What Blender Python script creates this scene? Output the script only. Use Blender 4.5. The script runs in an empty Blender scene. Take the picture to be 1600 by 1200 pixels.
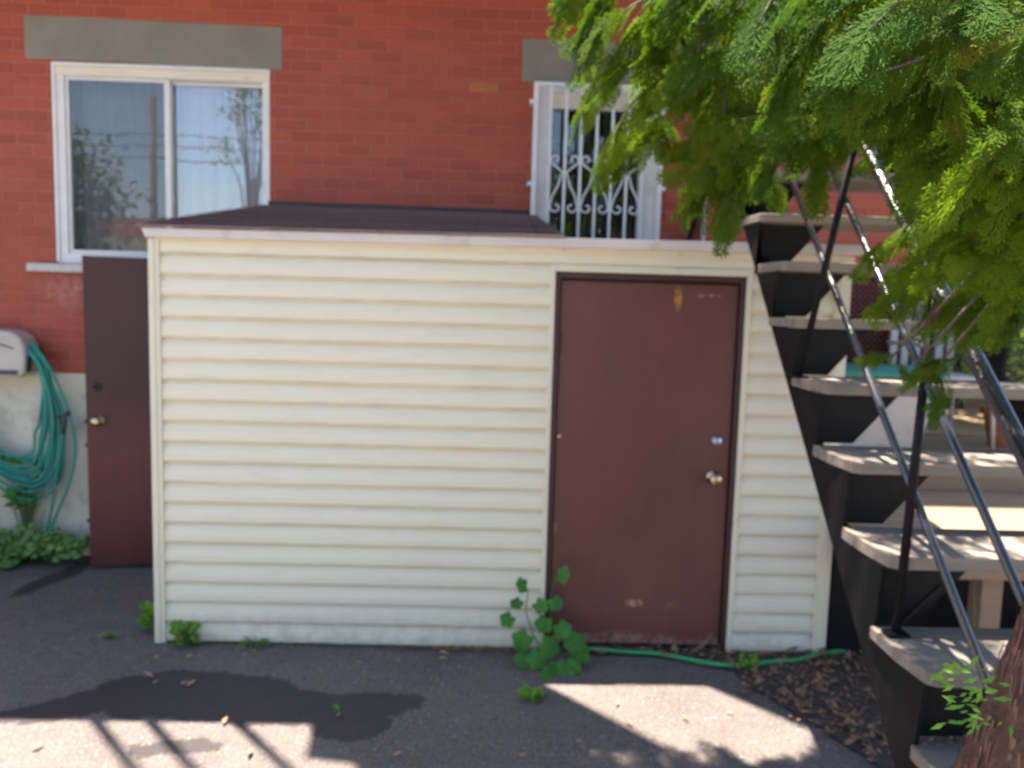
import bpy, math, random
from mathutils import Vector, Matrix, noise
random.seed(7)
R = math.radians
scene = bpy.context.scene
COL = scene.collection
# ------------------------------------------------------------------ camera
CAM = Vector((1.6187, -3.7692, 1.7195))
FW = Vector((0.022278, 0.994753, -0.099850)); RT = Vector((0.999401, -0.019515, 0.028567)); UP = Vector((-0.026469, 0.100426, 0.994592))
cd = bpy.data.cameras.new('camera'); cam = bpy.data.objects.new('camera', cd); COL.objects.link(cam)
M = Matrix(((RT.x, UP.x, -FW.x), (RT.y, UP.y, -FW.y), (RT.z, UP.z, -FW.z))).to_4x4()
M.translation = CAM
cam.matrix_world = M
cd.sensor_width = 36; cd.lens = 27.0; cd.clip_start = 0.02; cd.clip_end = 600
cd.dof.use_dof = True; cd.dof.focus_distance = 0.62; cd.dof.aperture_fstop = 7.4
scene.camera = cam
# ------------------------------------------------------------------ world, sun, exposure
SUN_EL = R(78.7); SUN_AZ = Vector((-0.68, 0.73)).normalized()        # towards the sun
w = bpy.data.worlds.new('World'); scene.world = w; w.use_nodes = True
wn = w.node_tree; bg = wn.nodes['Background']
sky = wn.nodes.new('ShaderNodeTexSky'); sky.sky_type = 'NISHITA'; sky.sun_disc = False
sky.sun_elevation = SUN_EL; sky.sun_rotation = math.atan2(SUN_AZ.x, SUN_AZ.y)
sky.air_density = 1.0; sky.dust_density = 1.0; sky.ozone_density = 1.4
wn.links.new(sky.outputs[0], bg.inputs[0]); bg.inputs[1].default_value = 0.068
sl = bpy.data.lights.new('sun', 'SUN'); sl.energy = 4.3; sl.angle = R(0.53); sl.color = (1.0, 0.89, 0.76)
so = bpy.data.objects.new('sun', sl); COL.objects.link(so)
tr = Vector((-SUN_AZ.x * math.cos(SUN_EL), -SUN_AZ.y * math.cos(SUN_EL), -math.sin(SUN_EL)))
so.rotation_euler = tr.to_track_quat('-Z', 'Y').to_euler(); so.location = (-6, 6, 18)
scene.view_settings.view_transform = 'Standard'; scene.view_settings.look = 'None'
scene.view_settings.exposure = 2.42; scene.view_settings.gamma = 1
scene.render.resolution_x = 1024; scene.render.resolution_y = 768

# ------------------------------------------------------------------ materials
def nodes(name):
    m = bpy.data.materials.new(name); m.use_nodes = True
    nt = m.node_tree; b = nt.nodes['Principled BSDF']
    return m, nt, b
def tc(nt): return nt.nodes.new('ShaderNodeTexCoord').outputs['Object']
def nz(nt, vec, scale, detail=4, rough=.6, stretch=None):
    if stretch:
        mp = nt.nodes.new('ShaderNodeMapping'); mp.inputs['Scale'].default_value = stretch
        nt.links.new(vec, mp.inputs[0]); vec = mp.outputs[0]
    n = nt.nodes.new('ShaderNodeTexNoise'); n.inputs['Scale'].default_value = scale
    n.inputs['Detail'].default_value = detail; n.inputs['Roughness'].default_value = rough
    nt.links.new(vec, n.inputs['Vector']); return n.outputs['Fac']
def ramp(nt, fac, a, b, ca=0., cb=1.):
    r = nt.nodes.new('ShaderNodeMapRange'); r.inputs[1].default_value = a; r.inputs[2].default_value = b
    r.inputs[3].default_value = ca; r.inputs[4].default_value = cb; nt.links.new(fac, r.inputs[0]); return r.outputs[0]
def mix(nt, fac, a, b, mode='MIX'):
    m = nt.nodes.new('ShaderNodeMix'); m.data_type = 'RGBA'; m.blend_type = mode
    for s, v in ((m.inputs[0], fac), (m.inputs[6], a), (m.inputs[7], b)):
        if hasattr(v, 'is_output') or isinstance(v, bpy.types.NodeSocket): nt.links.new(v, s)
        elif isinstance(v, (int, float)): s.default_value = v
        else: s.default_value = (*v[:3], 1)
    return m.outputs[2]
def mth(nt, op, a, b=None, clamp=False):
    m = nt.nodes.new('ShaderNodeMath'); m.operation = op; m.use_clamp = clamp
    for i, v in enumerate((a, b)):
        if v is None: continue
        if isinstance(v, (int, float)): m.inputs[i].default_value = v
        else: nt.links.new(v, m.inputs[i])
    return m.outputs[0]
def bump(nt, b, h, strength=.3, dist=.01):
    n = nt.nodes.new('ShaderNodeBump'); n.inputs['Strength'].default_value = strength; n.inputs['Distance'].default_value = dist
    nt.links.new(h, n.inputs['Height']); nt.links.new(n.outputs[0], b.inputs['Normal'])
def simple(name, c1, c2=None, rough=.6, scale=8, fine=120, bumpy=.15, metal=0., spec=.5, stretch=None, dirt=None, dirt_scale=3, dirt_lo=.55, dirt_hi=.75, transl=0., bdist=.004):
    m, nt, b = nodes(name); v = tc(nt)
    c2 = c2 or tuple(x * .8 for x in c1)
    col = mix(nt, ramp(nt, nz(nt, v, scale, 5, .6, stretch), .35, .65), c1, c2)
    if dirt: col = mix(nt, ramp(nt, nz(nt, v, dirt_scale, 6, .65, stretch), dirt_lo, dirt_hi), col, dirt)
    nt.links.new(col, b.inputs['Base Color'])
    b.inputs['Roughness'].default_value = rough; b.inputs['Metallic'].default_value = metal
    b.inputs['Specular IOR Level'].default_value = spec
    if bumpy: bump(nt, b, nz(nt, v, fine, 4, .6, stretch), bumpy, bdist)
    if transl:
        t = nt.nodes.new('ShaderNodeBsdfTranslucent'); nt.links.new(col, t.inputs[0])
        mx = nt.nodes.new('ShaderNodeMixShader'); mx.inputs[0].default_value = transl
        nt.links.new(b.outputs[0], mx.inputs[1]); nt.links.new(t.outputs[0], mx.inputs[2])
        nt.links.new(mx.outputs[0], nt.nodes['Material Output'].inputs[0])
    return m
def leafy(name, c1, c2, c3, scale=2.5, transl=.35, rough=.5):
    m, nt, b = nodes(name); v = tc(nt)
    col = mix(nt, ramp(nt, nz(nt, v, scale, 3), .35, .6), c1, c2)
    col = mix(nt, ramp(nt, nz(nt, v, scale * 3.1, 3), .6, .8), col, c3)
    nt.links.new(col, b.inputs['Base Color']); b.inputs['Roughness'].default_value = rough; b.inputs['Specular IOR Level'].default_value = .12
    t = nt.nodes.new('ShaderNodeBsdfTranslucent')
    tcx = mix(nt, 1., col, (1.5, 1.5, .7), 'MULTIPLY'); nt.links.new(tcx, t.inputs[0])
    mx = nt.nodes.new('ShaderNodeMixShader'); mx.inputs[0].default_value = transl
    nt.links.new(b.outputs[0], mx.inputs[1]); nt.links.new(t.outputs[0], mx.inputs[2])
    nt.links.new(mx.outputs[0], nt.nodes['Material Output'].inputs[0])
    return m

def brick_mat():
    m, nt, b = nodes('red_painted_brick'); v = tc(nt)
    wz = nt.nodes.new('ShaderNodeTexNoise'); wz.inputs['Scale'].default_value = 9; nt.links.new(v, wz.inputs['Vector'])
    sub = nt.nodes.new('ShaderNodeVectorMath'); sub.operation = 'MULTIPLY_ADD'
    sub.inputs[1].default_value = (.010, 0, .009); nt.links.new(wz.outputs['Color'], sub.inputs[0]); nt.links.new(v, sub.inputs[2])
    s = nt.nodes.new('ShaderNodeSeparateXYZ'); nt.links.new(sub.outputs[0], s.inputs[0])
    c = nt.nodes.new('ShaderNodeCombineXYZ'); nt.links.new(mth(nt, 'ADD', s.outputs[0], .03), c.inputs[0]); nt.links.new(mth(nt, 'ADD', s.outputs[2], .012), c.inputs[1])
    def br(c1, c2, mo, bias=0., ms=.004):
        t = nt.nodes.new('ShaderNodeTexBrick'); nt.links.new(c.outputs[0], t.inputs['Vector'])
        t.inputs['Scale'].default_value = 1; t.inputs['Brick Width'].default_value = .2035; t.inputs['Row Height'].default_value = .0722
        t.inputs['Mortar Size'].default_value = ms; t.inputs['Mortar Smooth'].default_value = .35; t.inputs['Bias'].default_value = bias
        t.inputs['Color1'].default_value = (*c1, 1); t.inputs['Color2'].default_value = (*c2, 1); t.inputs['Mortar'].default_value = (*mo, 1)
        return t
    t = br((.39, .088, .052), (.31, .066, .041), (.47, .155, .115), ms=.0042)
    vn = nz(nt, v, 1.3, 4, .6, (1, 1, 1.6)); col = mix(nt, ramp(nt, vn, .35, .65), t.outputs['Color'], (.36, .082, .056))
    mixn = nt.nodes[-1]
    mixn_f = ramp(nt, vn, .4, .7, 0, .35); nt.links.new(mixn_f, mixn.inputs[0])
    # streaks, grime and pale weathering
    col = mix(nt, ramp(nt, nz(nt, v, 5, 6, .7, (.6, 1, 1.5)), .52, .75, 0, .35), col, (.20, .05, .04))
    col = mix(nt, ramp(nt, nz(nt, v, 26, 5, .7, (.6, 1, 1.6)), .56, .8, 0, .5), col, (.50, .19, .15))
    # efflorescence under the window sill
    d = nt.nodes.new('ShaderNodeVectorMath'); d.operation = 'SUBTRACT'; nt.links.new(v, d.inputs[0]); d.inputs[1].default_value = (-1.17, 1.3, 1.74)
    sc = nt.nodes.new('ShaderNodeVectorMath'); sc.operation = 'MULTIPLY'; nt.links.new(d.outputs[0], sc.inputs[0]); sc.inputs[1].default_value = (4.5, 0, 8.)
    ln = nt.nodes.new('ShaderNodeVectorMath'); ln.operation = 'LENGTH'; nt.links.new(sc.outputs[0], ln.inputs[0])
    e = mth(nt, 'MULTIPLY', ramp(nt, ln.outputs['Value'], .3, 1.2, 1, 0), ramp(nt, nz(nt, v, 22, 6, .7), .42, .62))
    col = mix(nt, mth(nt, 'MULTIPLY', e, .55), col, (.52, .32, .26))
    nt.links.new(col, b.inputs['Base Color']); b.inputs['Roughness'].default_value = .62; b.inputs['Specular IOR Level'].default_value = .35
    t2 = br((1, 1, 1), (.82, .82, .82), (0, 0, 0), ms=.006)
    h = mix(nt, .25, t2.outputs['Color'], nz(nt, v, 60, 5, .7))
    bump(nt, b, h, 1., .009)
    return m
def asphalt_mat(name='asphalt', wet=True, base=(.138, .116, .106)):
    m, nt, b = nodes(name); v = tc(nt)
    fine = nz(nt, v, 260, 2, .7); mid = nz(nt, v, 38, 5, .7); big = nz(nt, v, 1.1, 5, .6)
    col = mix(nt, ramp(nt, fine, .3, .72), tuple(x * .62 for x in base), tuple(x * 1.35 for x in base))
    col = mix(nt, ramp(nt, big, .35, .7, 0, .6), col, (.085, .072, .068))
    col = mix(nt, ramp(nt, mid, .60, .75, 0, .5), col, (.21, .175, .16))
    col = mix(nt, ramp(nt, nz(nt, v, 5.5, 6, .7), .45, .7, 0, .5), col, (.165, .14, .127))
    col = mix(nt, ramp(nt, nz(nt, v, 90, 3, .7), .54, .66, 0, .75), col, (.29, .25, .235))
    col = mix(nt, ramp(nt, nz(nt, v, 48, 3, .75), .56, .64, 0, .6), col, (.055, .047, .047))
    vs_ = nt.nodes.new('ShaderNodeTexVoronoi'); vs_.inputs['Scale'].default_value = 26; nt.links.new(v, vs_.inputs['Vector'])
    col = mix(nt, ramp(nt, vs_.outputs['Distance'], .07, .11, .9, 0), col, (.50, .46, .43))
    sy = nt.nodes.new('ShaderNodeSeparateXYZ'); nt.links.new(v, sy.inputs[0])
    far = ramp(nt, mth(nt, 'ADD', sy.outputs[1], ramp(nt, nz(nt, v, .8, 4), 0, 1, -.8, .8)), -4.6, -5.2, 0, 1)
    col = mix(nt, far, col, (.28, .25, .215))
    vo = nt.nodes.new('ShaderNodeTexVoronoi'); vo.inputs['Scale'].default_value = 75; nt.links.new(v, vo.inputs['Vector'])
    col = mix(nt, ramp(nt, vo.outputs['Distance'], .10, .17, .6, 0), col, (.34, .30, .28))
    rgh = .9
    if wet:
        wz = nt.nodes.new('ShaderNodeTexNoise'); wz.inputs['Scale'].default_value = 6; wz.inputs['Detail'].default_value = 6; wz.inputs['Roughness'].default_value = .68
        nt.links.new(v, wz.inputs['Vector'])
        ma = nt.nodes.new('ShaderNodeVectorMath'); ma.operation = 'MULTIPLY_ADD'; nt.links.new(wz.outputs['Color'], ma.inputs[0])
        ma.inputs[1].default_value = (.20, .20, 0); nt.links.new(v, ma.inputs[2])
        w2_ = nt.nodes.new('ShaderNodeTexNoise'); w2_.inputs['Scale'].default_value = 38; w2_.inputs['Detail'].default_value = 4; nt.links.new(v, w2_.inputs['Vector'])
        mb_ = nt.nodes.new('ShaderNodeVectorMath'); mb_.operation = 'MULTIPLY_ADD'; nt.links.new(w2_.outputs['Color'], mb_.inputs[0])
        mb_.inputs[1].default_value = (.055, .055, 0); nt.links.new(ma.outputs[0], mb_.inputs[2]); ma = mb_
        acc = None
        # (x, y, half width, half depth, angle) of the damp stains
        for (x, y, a, c, ang) in [(.32, -.52, .46, .22, 0), (.62, -.60, .38, .17, -8), (-.10, -.63, .34, .10, 24), (1.02, -.60, .34, .10, 6), (1.06, -.74, .17, .13, 0),
                                  (-1.02, .92, .08, .40, -14), (-1.62, .78, .16, .1, 10), (.42, -.93, .18, .05, 5), (-.62, -1.0, .3, .14, 30)]:
            s1 = nt.nodes.new('ShaderNodeVectorMath'); s1.operation = 'SUBTRACT'; nt.links.new(ma.outputs[0], s1.inputs[0]); s1.inputs[1].default_value = (x + .127, y + .127, 0)
            rr = nt.nodes.new('ShaderNodeVectorRotate'); rr.rotation_type = 'Z_AXIS'; rr.inputs['Angle'].default_value = -R(ang); nt.links.new(s1.outputs[0], rr.inputs['Vector'])
            s2 = nt.nodes.new('ShaderNodeVectorMath'); s2.operation = 'MULTIPLY'; nt.links.new(rr.outputs[0], s2.inputs[0]); s2.inputs[1].default_value = (1 / a, 1 / c, 0)
            l = nt.nodes.new('ShaderNodeVectorMath'); l.operation = 'LENGTH'; nt.links.new(s2.outputs[0], l.inputs[0])
            acc = l.outputs['Value'] if acc is None else mth(nt, 'MINIMUM', acc, l.outputs['Value'])
        f = ramp(nt, acc, .97, 1.03, 1, 0)
        col = mix(nt, mth(nt, 'MULTIPLY', f, .82), col, (.030, .026, .028))
        nt.links.new(ramp(nt, f, 0, 1, .9, .62), b.inputs['Roughness'])
    else: b.inputs['Roughness'].default_value = .9
    b.inputs['Specular IOR Level'].default_value = .3
    nt.links.new(col, b.inputs['Base Color'])
    bump(nt, b, mix(nt, .4, fine, mid), .5, .006)
    return m
def door_mat(name, c1, c2, low_tint=None):
    m, nt, b = nodes(name); v = tc(nt)
    col = mix(nt, ramp(nt, nz(nt, v, 2.6, 5, .6, (1, 1, .5)), .35, .65), c1, c2)
    col = mix(nt, ramp(nt, nz(nt, v, 9, 6, .7, (1.4, 1, .5)), .58, .78, 0, .5), col, tuple(x * .55 for x in c1))
    if low_tint:
        s = nt.nodes.new('ShaderNodeSeparateXYZ'); nt.links.new(v, s.inputs[0])
        zz = mth(nt, 'ADD', s.outputs[2], ramp(nt, nz(nt, v, 4, 5), 0, 1, -.25, .25))
        # redder lower half, darker higher up
        f2 = mth(nt, 'MULTIPLY', ramp(nt, zz, 1.15, .70), ramp(nt, zz, -.05, .25))
        col = mix(nt, f2, col, low_tint)
    col = mix(nt, ramp(nt, nz(nt, v, 55, 5, .7, (1, 1, .04)), .50, .72, 0, .28), col, tuple(x * .5 for x in c1))
    nt.links.new(col, b.inputs['Base Color']); b.inputs['Roughness'].default_value = .5
    bump(nt, b, nz(nt, v, 30, 5, .6, (1, 1, .25)), .3, .004)
    return m, nt, b, col, v

MAT = {}
MAT['brick'] = brick_mat()
MAT['asphalt'] = asphalt_mat()
def siding_mat():
    m, nt, b = nodes('cream_vinyl_siding'); v = tc(nt)
    s = nt.nodes.new('ShaderNodeSeparateXYZ'); nt.links.new(v, s.inputs[0])
    col = mix(nt, ramp(nt, nz(nt, v, 1.2, 5, .6), .35, .7), (.81, .765, .59), (.77, .735, .575))
    # grime streaks and a duller, dustier right end
    col = mix(nt, ramp(nt, nz(nt, v, 5, 6, .7, (1, 1, 5)), .52, .8, 0, .42), col, (.58, .54, .43))
    dx = mth(nt, 'MULTIPLY', ramp(nt, s.outputs[0], 1.7, 3.2), ramp(nt, nz(nt, v, 2.2, 4), .2, .6))
    col = mix(nt, mth(nt, 'MULTIPLY', dx, .6), col, (.62, .575, .50))
    low = mth(nt, 'MULTIPLY', ramp(nt, s.outputs[2], .22, .0), ramp(nt, nz(nt, v, 14, 6, .7), .35, .65))
    col = mix(nt, mth(nt, 'MULTIPLY', low, .6), col, (.40, .36, .28))
    # brown lap shadow painted along the bottom edge of every course
    fr = mth(nt, 'FRACT', mth(nt, 'DIVIDE', mth(nt, 'ADD', s.outputs[2], .0008), .1016))
    ed = mth(nt, 'MULTIPLY', ramp(nt, fr, .16, .0), ramp(nt, nz(nt, v, 6, 5, .7, (.7, 1, 6)), .3, .6, .25, 1))
    col = mix(nt, mth(nt, 'MULTIPLY', ed, .62), col, (.36, .27, .19))
    sp = mth(nt, 'MULTIPLY', ramp(nt, nz(nt, v, 45, 3, .6), .70, .76), ramp(nt, nz(nt, v, 3, 3), .5, .6))
    col = mix(nt, mth(nt, 'MULTIPLY', sp, .6), col, (.42, .35, .24))
    nt.links.new(col, b.inputs['Base Color']); b.inputs['Roughness'].default_value = .42; b.inputs['Specular IOR Level'].default_value = .4
    bump(nt, b, nz(nt, v, 18, 4, .6, (1, 1, 6)), .25, .004)
    return m
MAT['siding'] = siding_mat()
MAT['trim_cream'] = simple('cream_trim', (.76, .72, .55), (.70, .66, .52), .45, 2, 60, .08, dirt=(.48, .42, .32), dirt_scale=7, dirt_lo=.6, dirt_hi=.8)
MAT['fascia'] = simple('pinkish_white_fascia', (.70, .64, .60), (.62, .57, .54), .5, 3, 60, .1, dirt=(.40, .34, .30), dirt_scale=5, dirt_lo=.58, dirt_hi=.78)
MAT['white'] = simple('white_paint', (.78, .80, .82), (.68, .70, .72), .45, 6, 80, .15, dirt=(.38, .34, .30), dirt_scale=14, dirt_lo=.66, dirt_hi=.8)
MAT['cream_frame'] = simple('yellowed_white_frame', (.80, .78, .66), (.70, .67, .56), .5, 8, 70, .2, dirt=(.24, .18, .13), dirt_scale=16, dirt_lo=.62, dirt_hi=.74, stretch=(.35, 1, 1.6))
MAT['grille'] = simple('white_grille_paint', (.74, .79, .84), (.66, .71, .76), .4, 10, 90, .1)
MAT['concrete'] = simple('grey_lintel_paint', (.235, .23, .205), (.20, .195, .175), .8, 4, 150, .35)
MAT['stone_sill'] = simple('white_stone_sill', (.62, .62, .60), (.45, .45, .43), .7, 25, 60, .4)
MAT['foundation'] = simple('white_parging', (.70, .67, .54), (.62, .60, .49), .8, 2, 30, .5, dirt=(.34, .33, .27), dirt_scale=6, dirt_lo=.55, dirt_hi=.8, bdist=.01)
MAT['black_flash'] = simple('black_flashing', (.022, .022, .028), None, .5, 10, 50, .1)
MAT['iron'] = simple('black_iron_paint', (.007, .007, .009), (.011, .011, .012), .5, 8, 90, .12, spec=.14, dirt=(.03, .026, .022), dirt_scale=9, dirt_lo=.62, dirt_hi=.85)
MAT['rail'] = simple('glossy_black_rail', (.022, .022, .026), (.035, .035, .042), .27, 8, 90, .05, metal=0., spec=1.)
MAT['tread'] = simple('weathered_tread_wood', (.27, .225, .18), (.18, .16, .14), .8, 6, 30, .9, stretch=(.5, 4, 4), dirt=(.11, .10, .10), dirt_scale=5, dirt_lo=.55, dirt_hi=.8)
MAT['deck'] = simple('pine_deck_boards', (.32, .22, .135), (.24, .17, .11), .7, 5, 30, .4, stretch=(.4, 3, 3), dirt=(.22, .18, .14), dirt_scale=6)
MAT['chrome_brass'] = simple('worn_brass', (.62, .50, .30), (.50, .42, .28), .25, 20, 90, .05, metal=1.)
MAT['chrome_blue'] = simple('steel_lock', (.45, .52, .62), (.35, .4, .5), .3, 20, 90, .05, metal=1.)
MAT['dark_iron'] = simple('dark_hinge', (.03, .02, .02), None, .5)
MAT['curtain'] = simple('sheer_curtain', (.86, .88, .92), (.80, .84, .88), .9, 4, 60, .1, transl=.2)
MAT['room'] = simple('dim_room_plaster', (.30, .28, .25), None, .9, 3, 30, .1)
MAT['hose_teal'] = simple('teal_rubber_hose', (.02, .30, .23), (.015, .22, .175), .38, 8, 60, .05)
MAT['hose_green'] = simple('bright_green_hose', (.03, .36, .11), (.025, .27, .09), .38, 8, 60, .05)
MAT['reel'] = simple('taupe_plastic', (.56, .51, .46), (.50, .455, .41), .5, 8, 90, .08)
MAT['reel_dark'] = simple('dark_grey_plastic', (.06, .06, .065), None, .5)
MAT['bin'] = simple('pale_grey_plastic', (.46, .46, .47), (.40, .40, .41), .5, 4, 80, .1, dirt=(.28, .26, .25), dirt_scale=5)
MAT['teal_lid'] = simple('teal_plastic_lid', (.02, .22, .16), (.02, .18, .14), .4, 6, 80, .05)
MAT['terracotta'] = simple('terracotta', (.42, .16, .08), (.36, .13, .07), .8)
MAT['soil'] = simple('dark_soil', (.07, .055, .042), (.10, .075, .055), .95, 30, 120, 1., bdist=.02)
MAT['chips'] = simple('brown_leaf_litter', (.30, .17, .105), (.14, .08, .05), .9, 40, 90, .3, dirt=(.28, .19, .13), dirt_scale=60, dirt_lo=.6, dirt_hi=.7)
MAT['dead'] = simple('dry_tan_leaf', (.42, .27, .17), (.32, .20, .12), .8, 60, 90, .3)
MAT['bark'] = simple('fibrous_cedar_bark', (.19, .090, .058), (.115, .06, .042), .9, 26, 60, 1., stretch=(2.6, 2.6, .28), dirt=(.27, .16, .11), dirt_scale=20, dirt_lo=.52, dirt_hi=.68, bdist=.03)
MAT['bark_grey'] = simple('grey_bark', (.13, .11, .09), None, .9, 9, 50, .8, stretch=(1, 1, .3), bdist=.02)
MAT['cedar'] = leafy('cedar_foliage', (.150, .225, .016), (.055, .118, .015), (.24, .22, .03), 2.2, .45, .8)
MAT['cedar_dark'] = leafy('cedar_foliage_deep', (.035, .085, .018), (.022, .060, .015), (.10, .085, .03), 2.5, .28)
MAT['vine'] = leafy('lobed_green_leaf', (.09, .27, .05), (.055, .18, .04), (.17, .38, .04), 9, .3)
MAT['weed'] = leafy('bright_weed_leaf', (.20, .36, .05), (.13, .28, .05), (.30, .42, .08), 12, .35)
MAT['cover'] = leafy('ground_cover_leaf', (.24, .38, .14), (.13, .26, .08), (.46, .54, .32), 14, .25)
MAT['palebush'] = leafy('variegated_leaf', (.30, .36, .20), (.12, .20, .06), (.60, .62, .48), 9, .3)
MAT['tree_leaf'] = leafy('broad_tree_leaf', (.05, .115, .025), (.032, .08, .02), (.09, .16, .03), .8, .3)
MAT['stem'] = simple('green_stem', (.10, .16, .05), None, .6)
MAT['shingle'] = None
def shingle_mat():
    m, nt, b = nodes('brown_shingles'); v = tc(nt)
    t = nt.nodes.new('ShaderNodeTexBrick'); nt.links.new(v, t.inputs['Vector']); t.inputs['Scale'].default_value = 1
    t.inputs['Brick Width'].default_value = .3; t.inputs['Row Height'].default_value = .07; t.inputs['Mortar Size'].default_value = .006
    t.inputs['Color1'].default_value = (.24, .15, .135, 1); t.inputs['Color2'].default_value = (.19, .12, .11, 1); t.inputs['Mortar'].default_value = (.09, .055, .052, 1)
    col = mix(nt, ramp(nt, nz(nt, v, 150, 3, .7), .4, .7, 0, .6), t.outputs['Color'], (.36, .26, .25))
    nt.links.new(col, b.inputs['Base Color']); b.inputs['Roughness'].default_value = .9
    bump(nt, b, mix(nt, .4, t.outputs['Color'], nz(nt, v, 150, 3)), .6, .01); return m
MAT['shingle'] = shingle_mat()
def main_door():
    m, nt, b, col, v = door_mat('brown_steel_door', (.145, .048, .039), (.118, .042, .037))
    s = nt.nodes.new('ShaderNodeSeparateXYZ'); nt.links.new(v, s.inputs[0])
    rust = mth(nt, 'MULTIPLY', ramp(nt, mth(nt, 'ADD', s.outputs[2], ramp(nt, nz(nt, v, 7, 5, .7, (1, 1, .4)), 0, 1, -.09, .09)), .085, .045), ramp(nt, nz(nt, v, 28, 5, .7), .42, .58))
    col = mix(nt, mth(nt, 'MULTIPLY', rust, .7), col, (.34, .22, .17))
    def spot(x, z, rx, rz, c, k, sc=30):
        nonlocal col
        d = nt.nodes.new('ShaderNodeVectorMath'); d.operation = 'SUBTRACT'; nt.links.new(v, d.inputs[0]); d.inputs[1].default_value = (x, 0, z)
        e = nt.nodes.new('ShaderNodeVectorMath'); e.operation = 'MULTIPLY'; nt.links.new(d.outputs[0], e.inputs[0]); e.inputs[1].default_value = (1 / rx, 0, 1 / rz)
        l = nt.nodes.new('ShaderNodeVectorMath'); l.operation = 'LENGTH'; nt.links.new(e.outputs[0], l.inputs[0])
        f = mth(nt, 'MULTIPLY', ramp(nt, l.outputs['Value'], .6, 1.1, 1, 0), ramp(nt, nz(nt, v, sc, 5, .7), .42, .58))
        col = mix(nt, mth(nt, 'MULTIPLY', f, k), col, c)
    spot(2.505, 1.79, .022, .075, (.52, .24, .05), .95, 24); spot(2.36, .235, .05, .022, (.45, .28, .20), .9, 50)
    spot(2.655, 1.80, .07, .012, (.40, .26, .20), .7); spot(2.3, .62, .12, .08, (.05, .02, .018), .22, 12); spot(2.2, 1.42, .06, .1, (.06, .025, .02), .2, 14)
    spot(1.93, .62, .025, .04, (.30, .16, .12), .8); spot(2.55, .22, .05, .03, (.22, .12, .07), .8)
    nt.links.new(col, b.inputs['Base Color']); return m
MAT['door_brown'] = main_door()
MAT['door_frame'] = simple('brown_frame_paint', (.060, .024, .022), (.045, .02, .02), .5)
MAT['door_red'] = door_mat('dark_red_door_paint', (.042, .014, .017), (.060, .017, .019), (.125, .026, .026))[0]
def glass_mat(name, tint=(1, 1, 1), refl=.17):
    m = bpy.data.materials.new(name); m.use_nodes = True; nt = m.node_tree; nt.nodes.clear()
    o = nt.nodes.new('ShaderNodeOutputMaterial'); g = nt.nodes.new('ShaderNodeBsdfGlossy'); g.inputs['Roughness'].default_value = .015
    t = nt.nodes.new('ShaderNodeBsdfTransparent'); t.inputs[0].default_value = (*tint, 1)
    v = nt.nodes.new('ShaderNodeTexCoord').outputs['Object']
    n = nt.nodes.new('ShaderNodeTexNoise'); n.inputs['Scale'].default_value = 1.8; nt.links.new(v, n.inputs['Vector'])
    bp = nt.nodes.new('ShaderNodeBump'); bp.inputs['Strength'].default_value = .06; bp.inputs['Distance'].default_value = .02; nt.links.new(n.outputs[0], bp.inputs['Height'])
    nt.links.new(bp.outputs[0], g.inputs['Normal'])
    lw = nt.nodes.new('ShaderNodeFresnel'); lw.inputs[0].default_value = 1.5
    a = mth(nt, 'MULTIPLY', lw.outputs[0], refl / .04, True)
    mx = nt.nodes.new('ShaderNodeMixShader'); nt.links.new(a, mx.inputs[0]); nt.links.new(t.outputs[0], mx.inputs[1]); nt.links.new(g.outputs[0], mx.inputs[2])
    nt.links.new(mx.outputs[0], o.inputs[0]); return m
MAT['glass'] = glass_mat('window_glass', (.97, .99, 1.), .30)
MAT['glass_dark'] = glass_mat('dark_window_glass', (.5, .55, .6), .16)
def screen_mat():
    m = bpy.data.materials.new('insect_mesh'); m.use_nodes = True; nt = m.node_tree; nt.nodes.clear()
    o = nt.nodes.new('ShaderNodeOutputMaterial'); d = nt.nodes.new('ShaderNodeBsdfDiffuse'); d.inputs[0].default_value = (.05, .055, .06, 1)
    t = nt.nodes.new('ShaderNodeBsdfTransparent'); mx = nt.nodes.new('ShaderNodeMixShader'); mx.inputs[0].default_value = .36
    nt.links.new(t.outputs[0], mx.inputs[1]); nt.links.new(d.outputs[0], mx.inputs[2]); nt.links.new(mx.outputs[0], o.inputs[0]); return m
MAT['screen'] = screen_mat()

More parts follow.
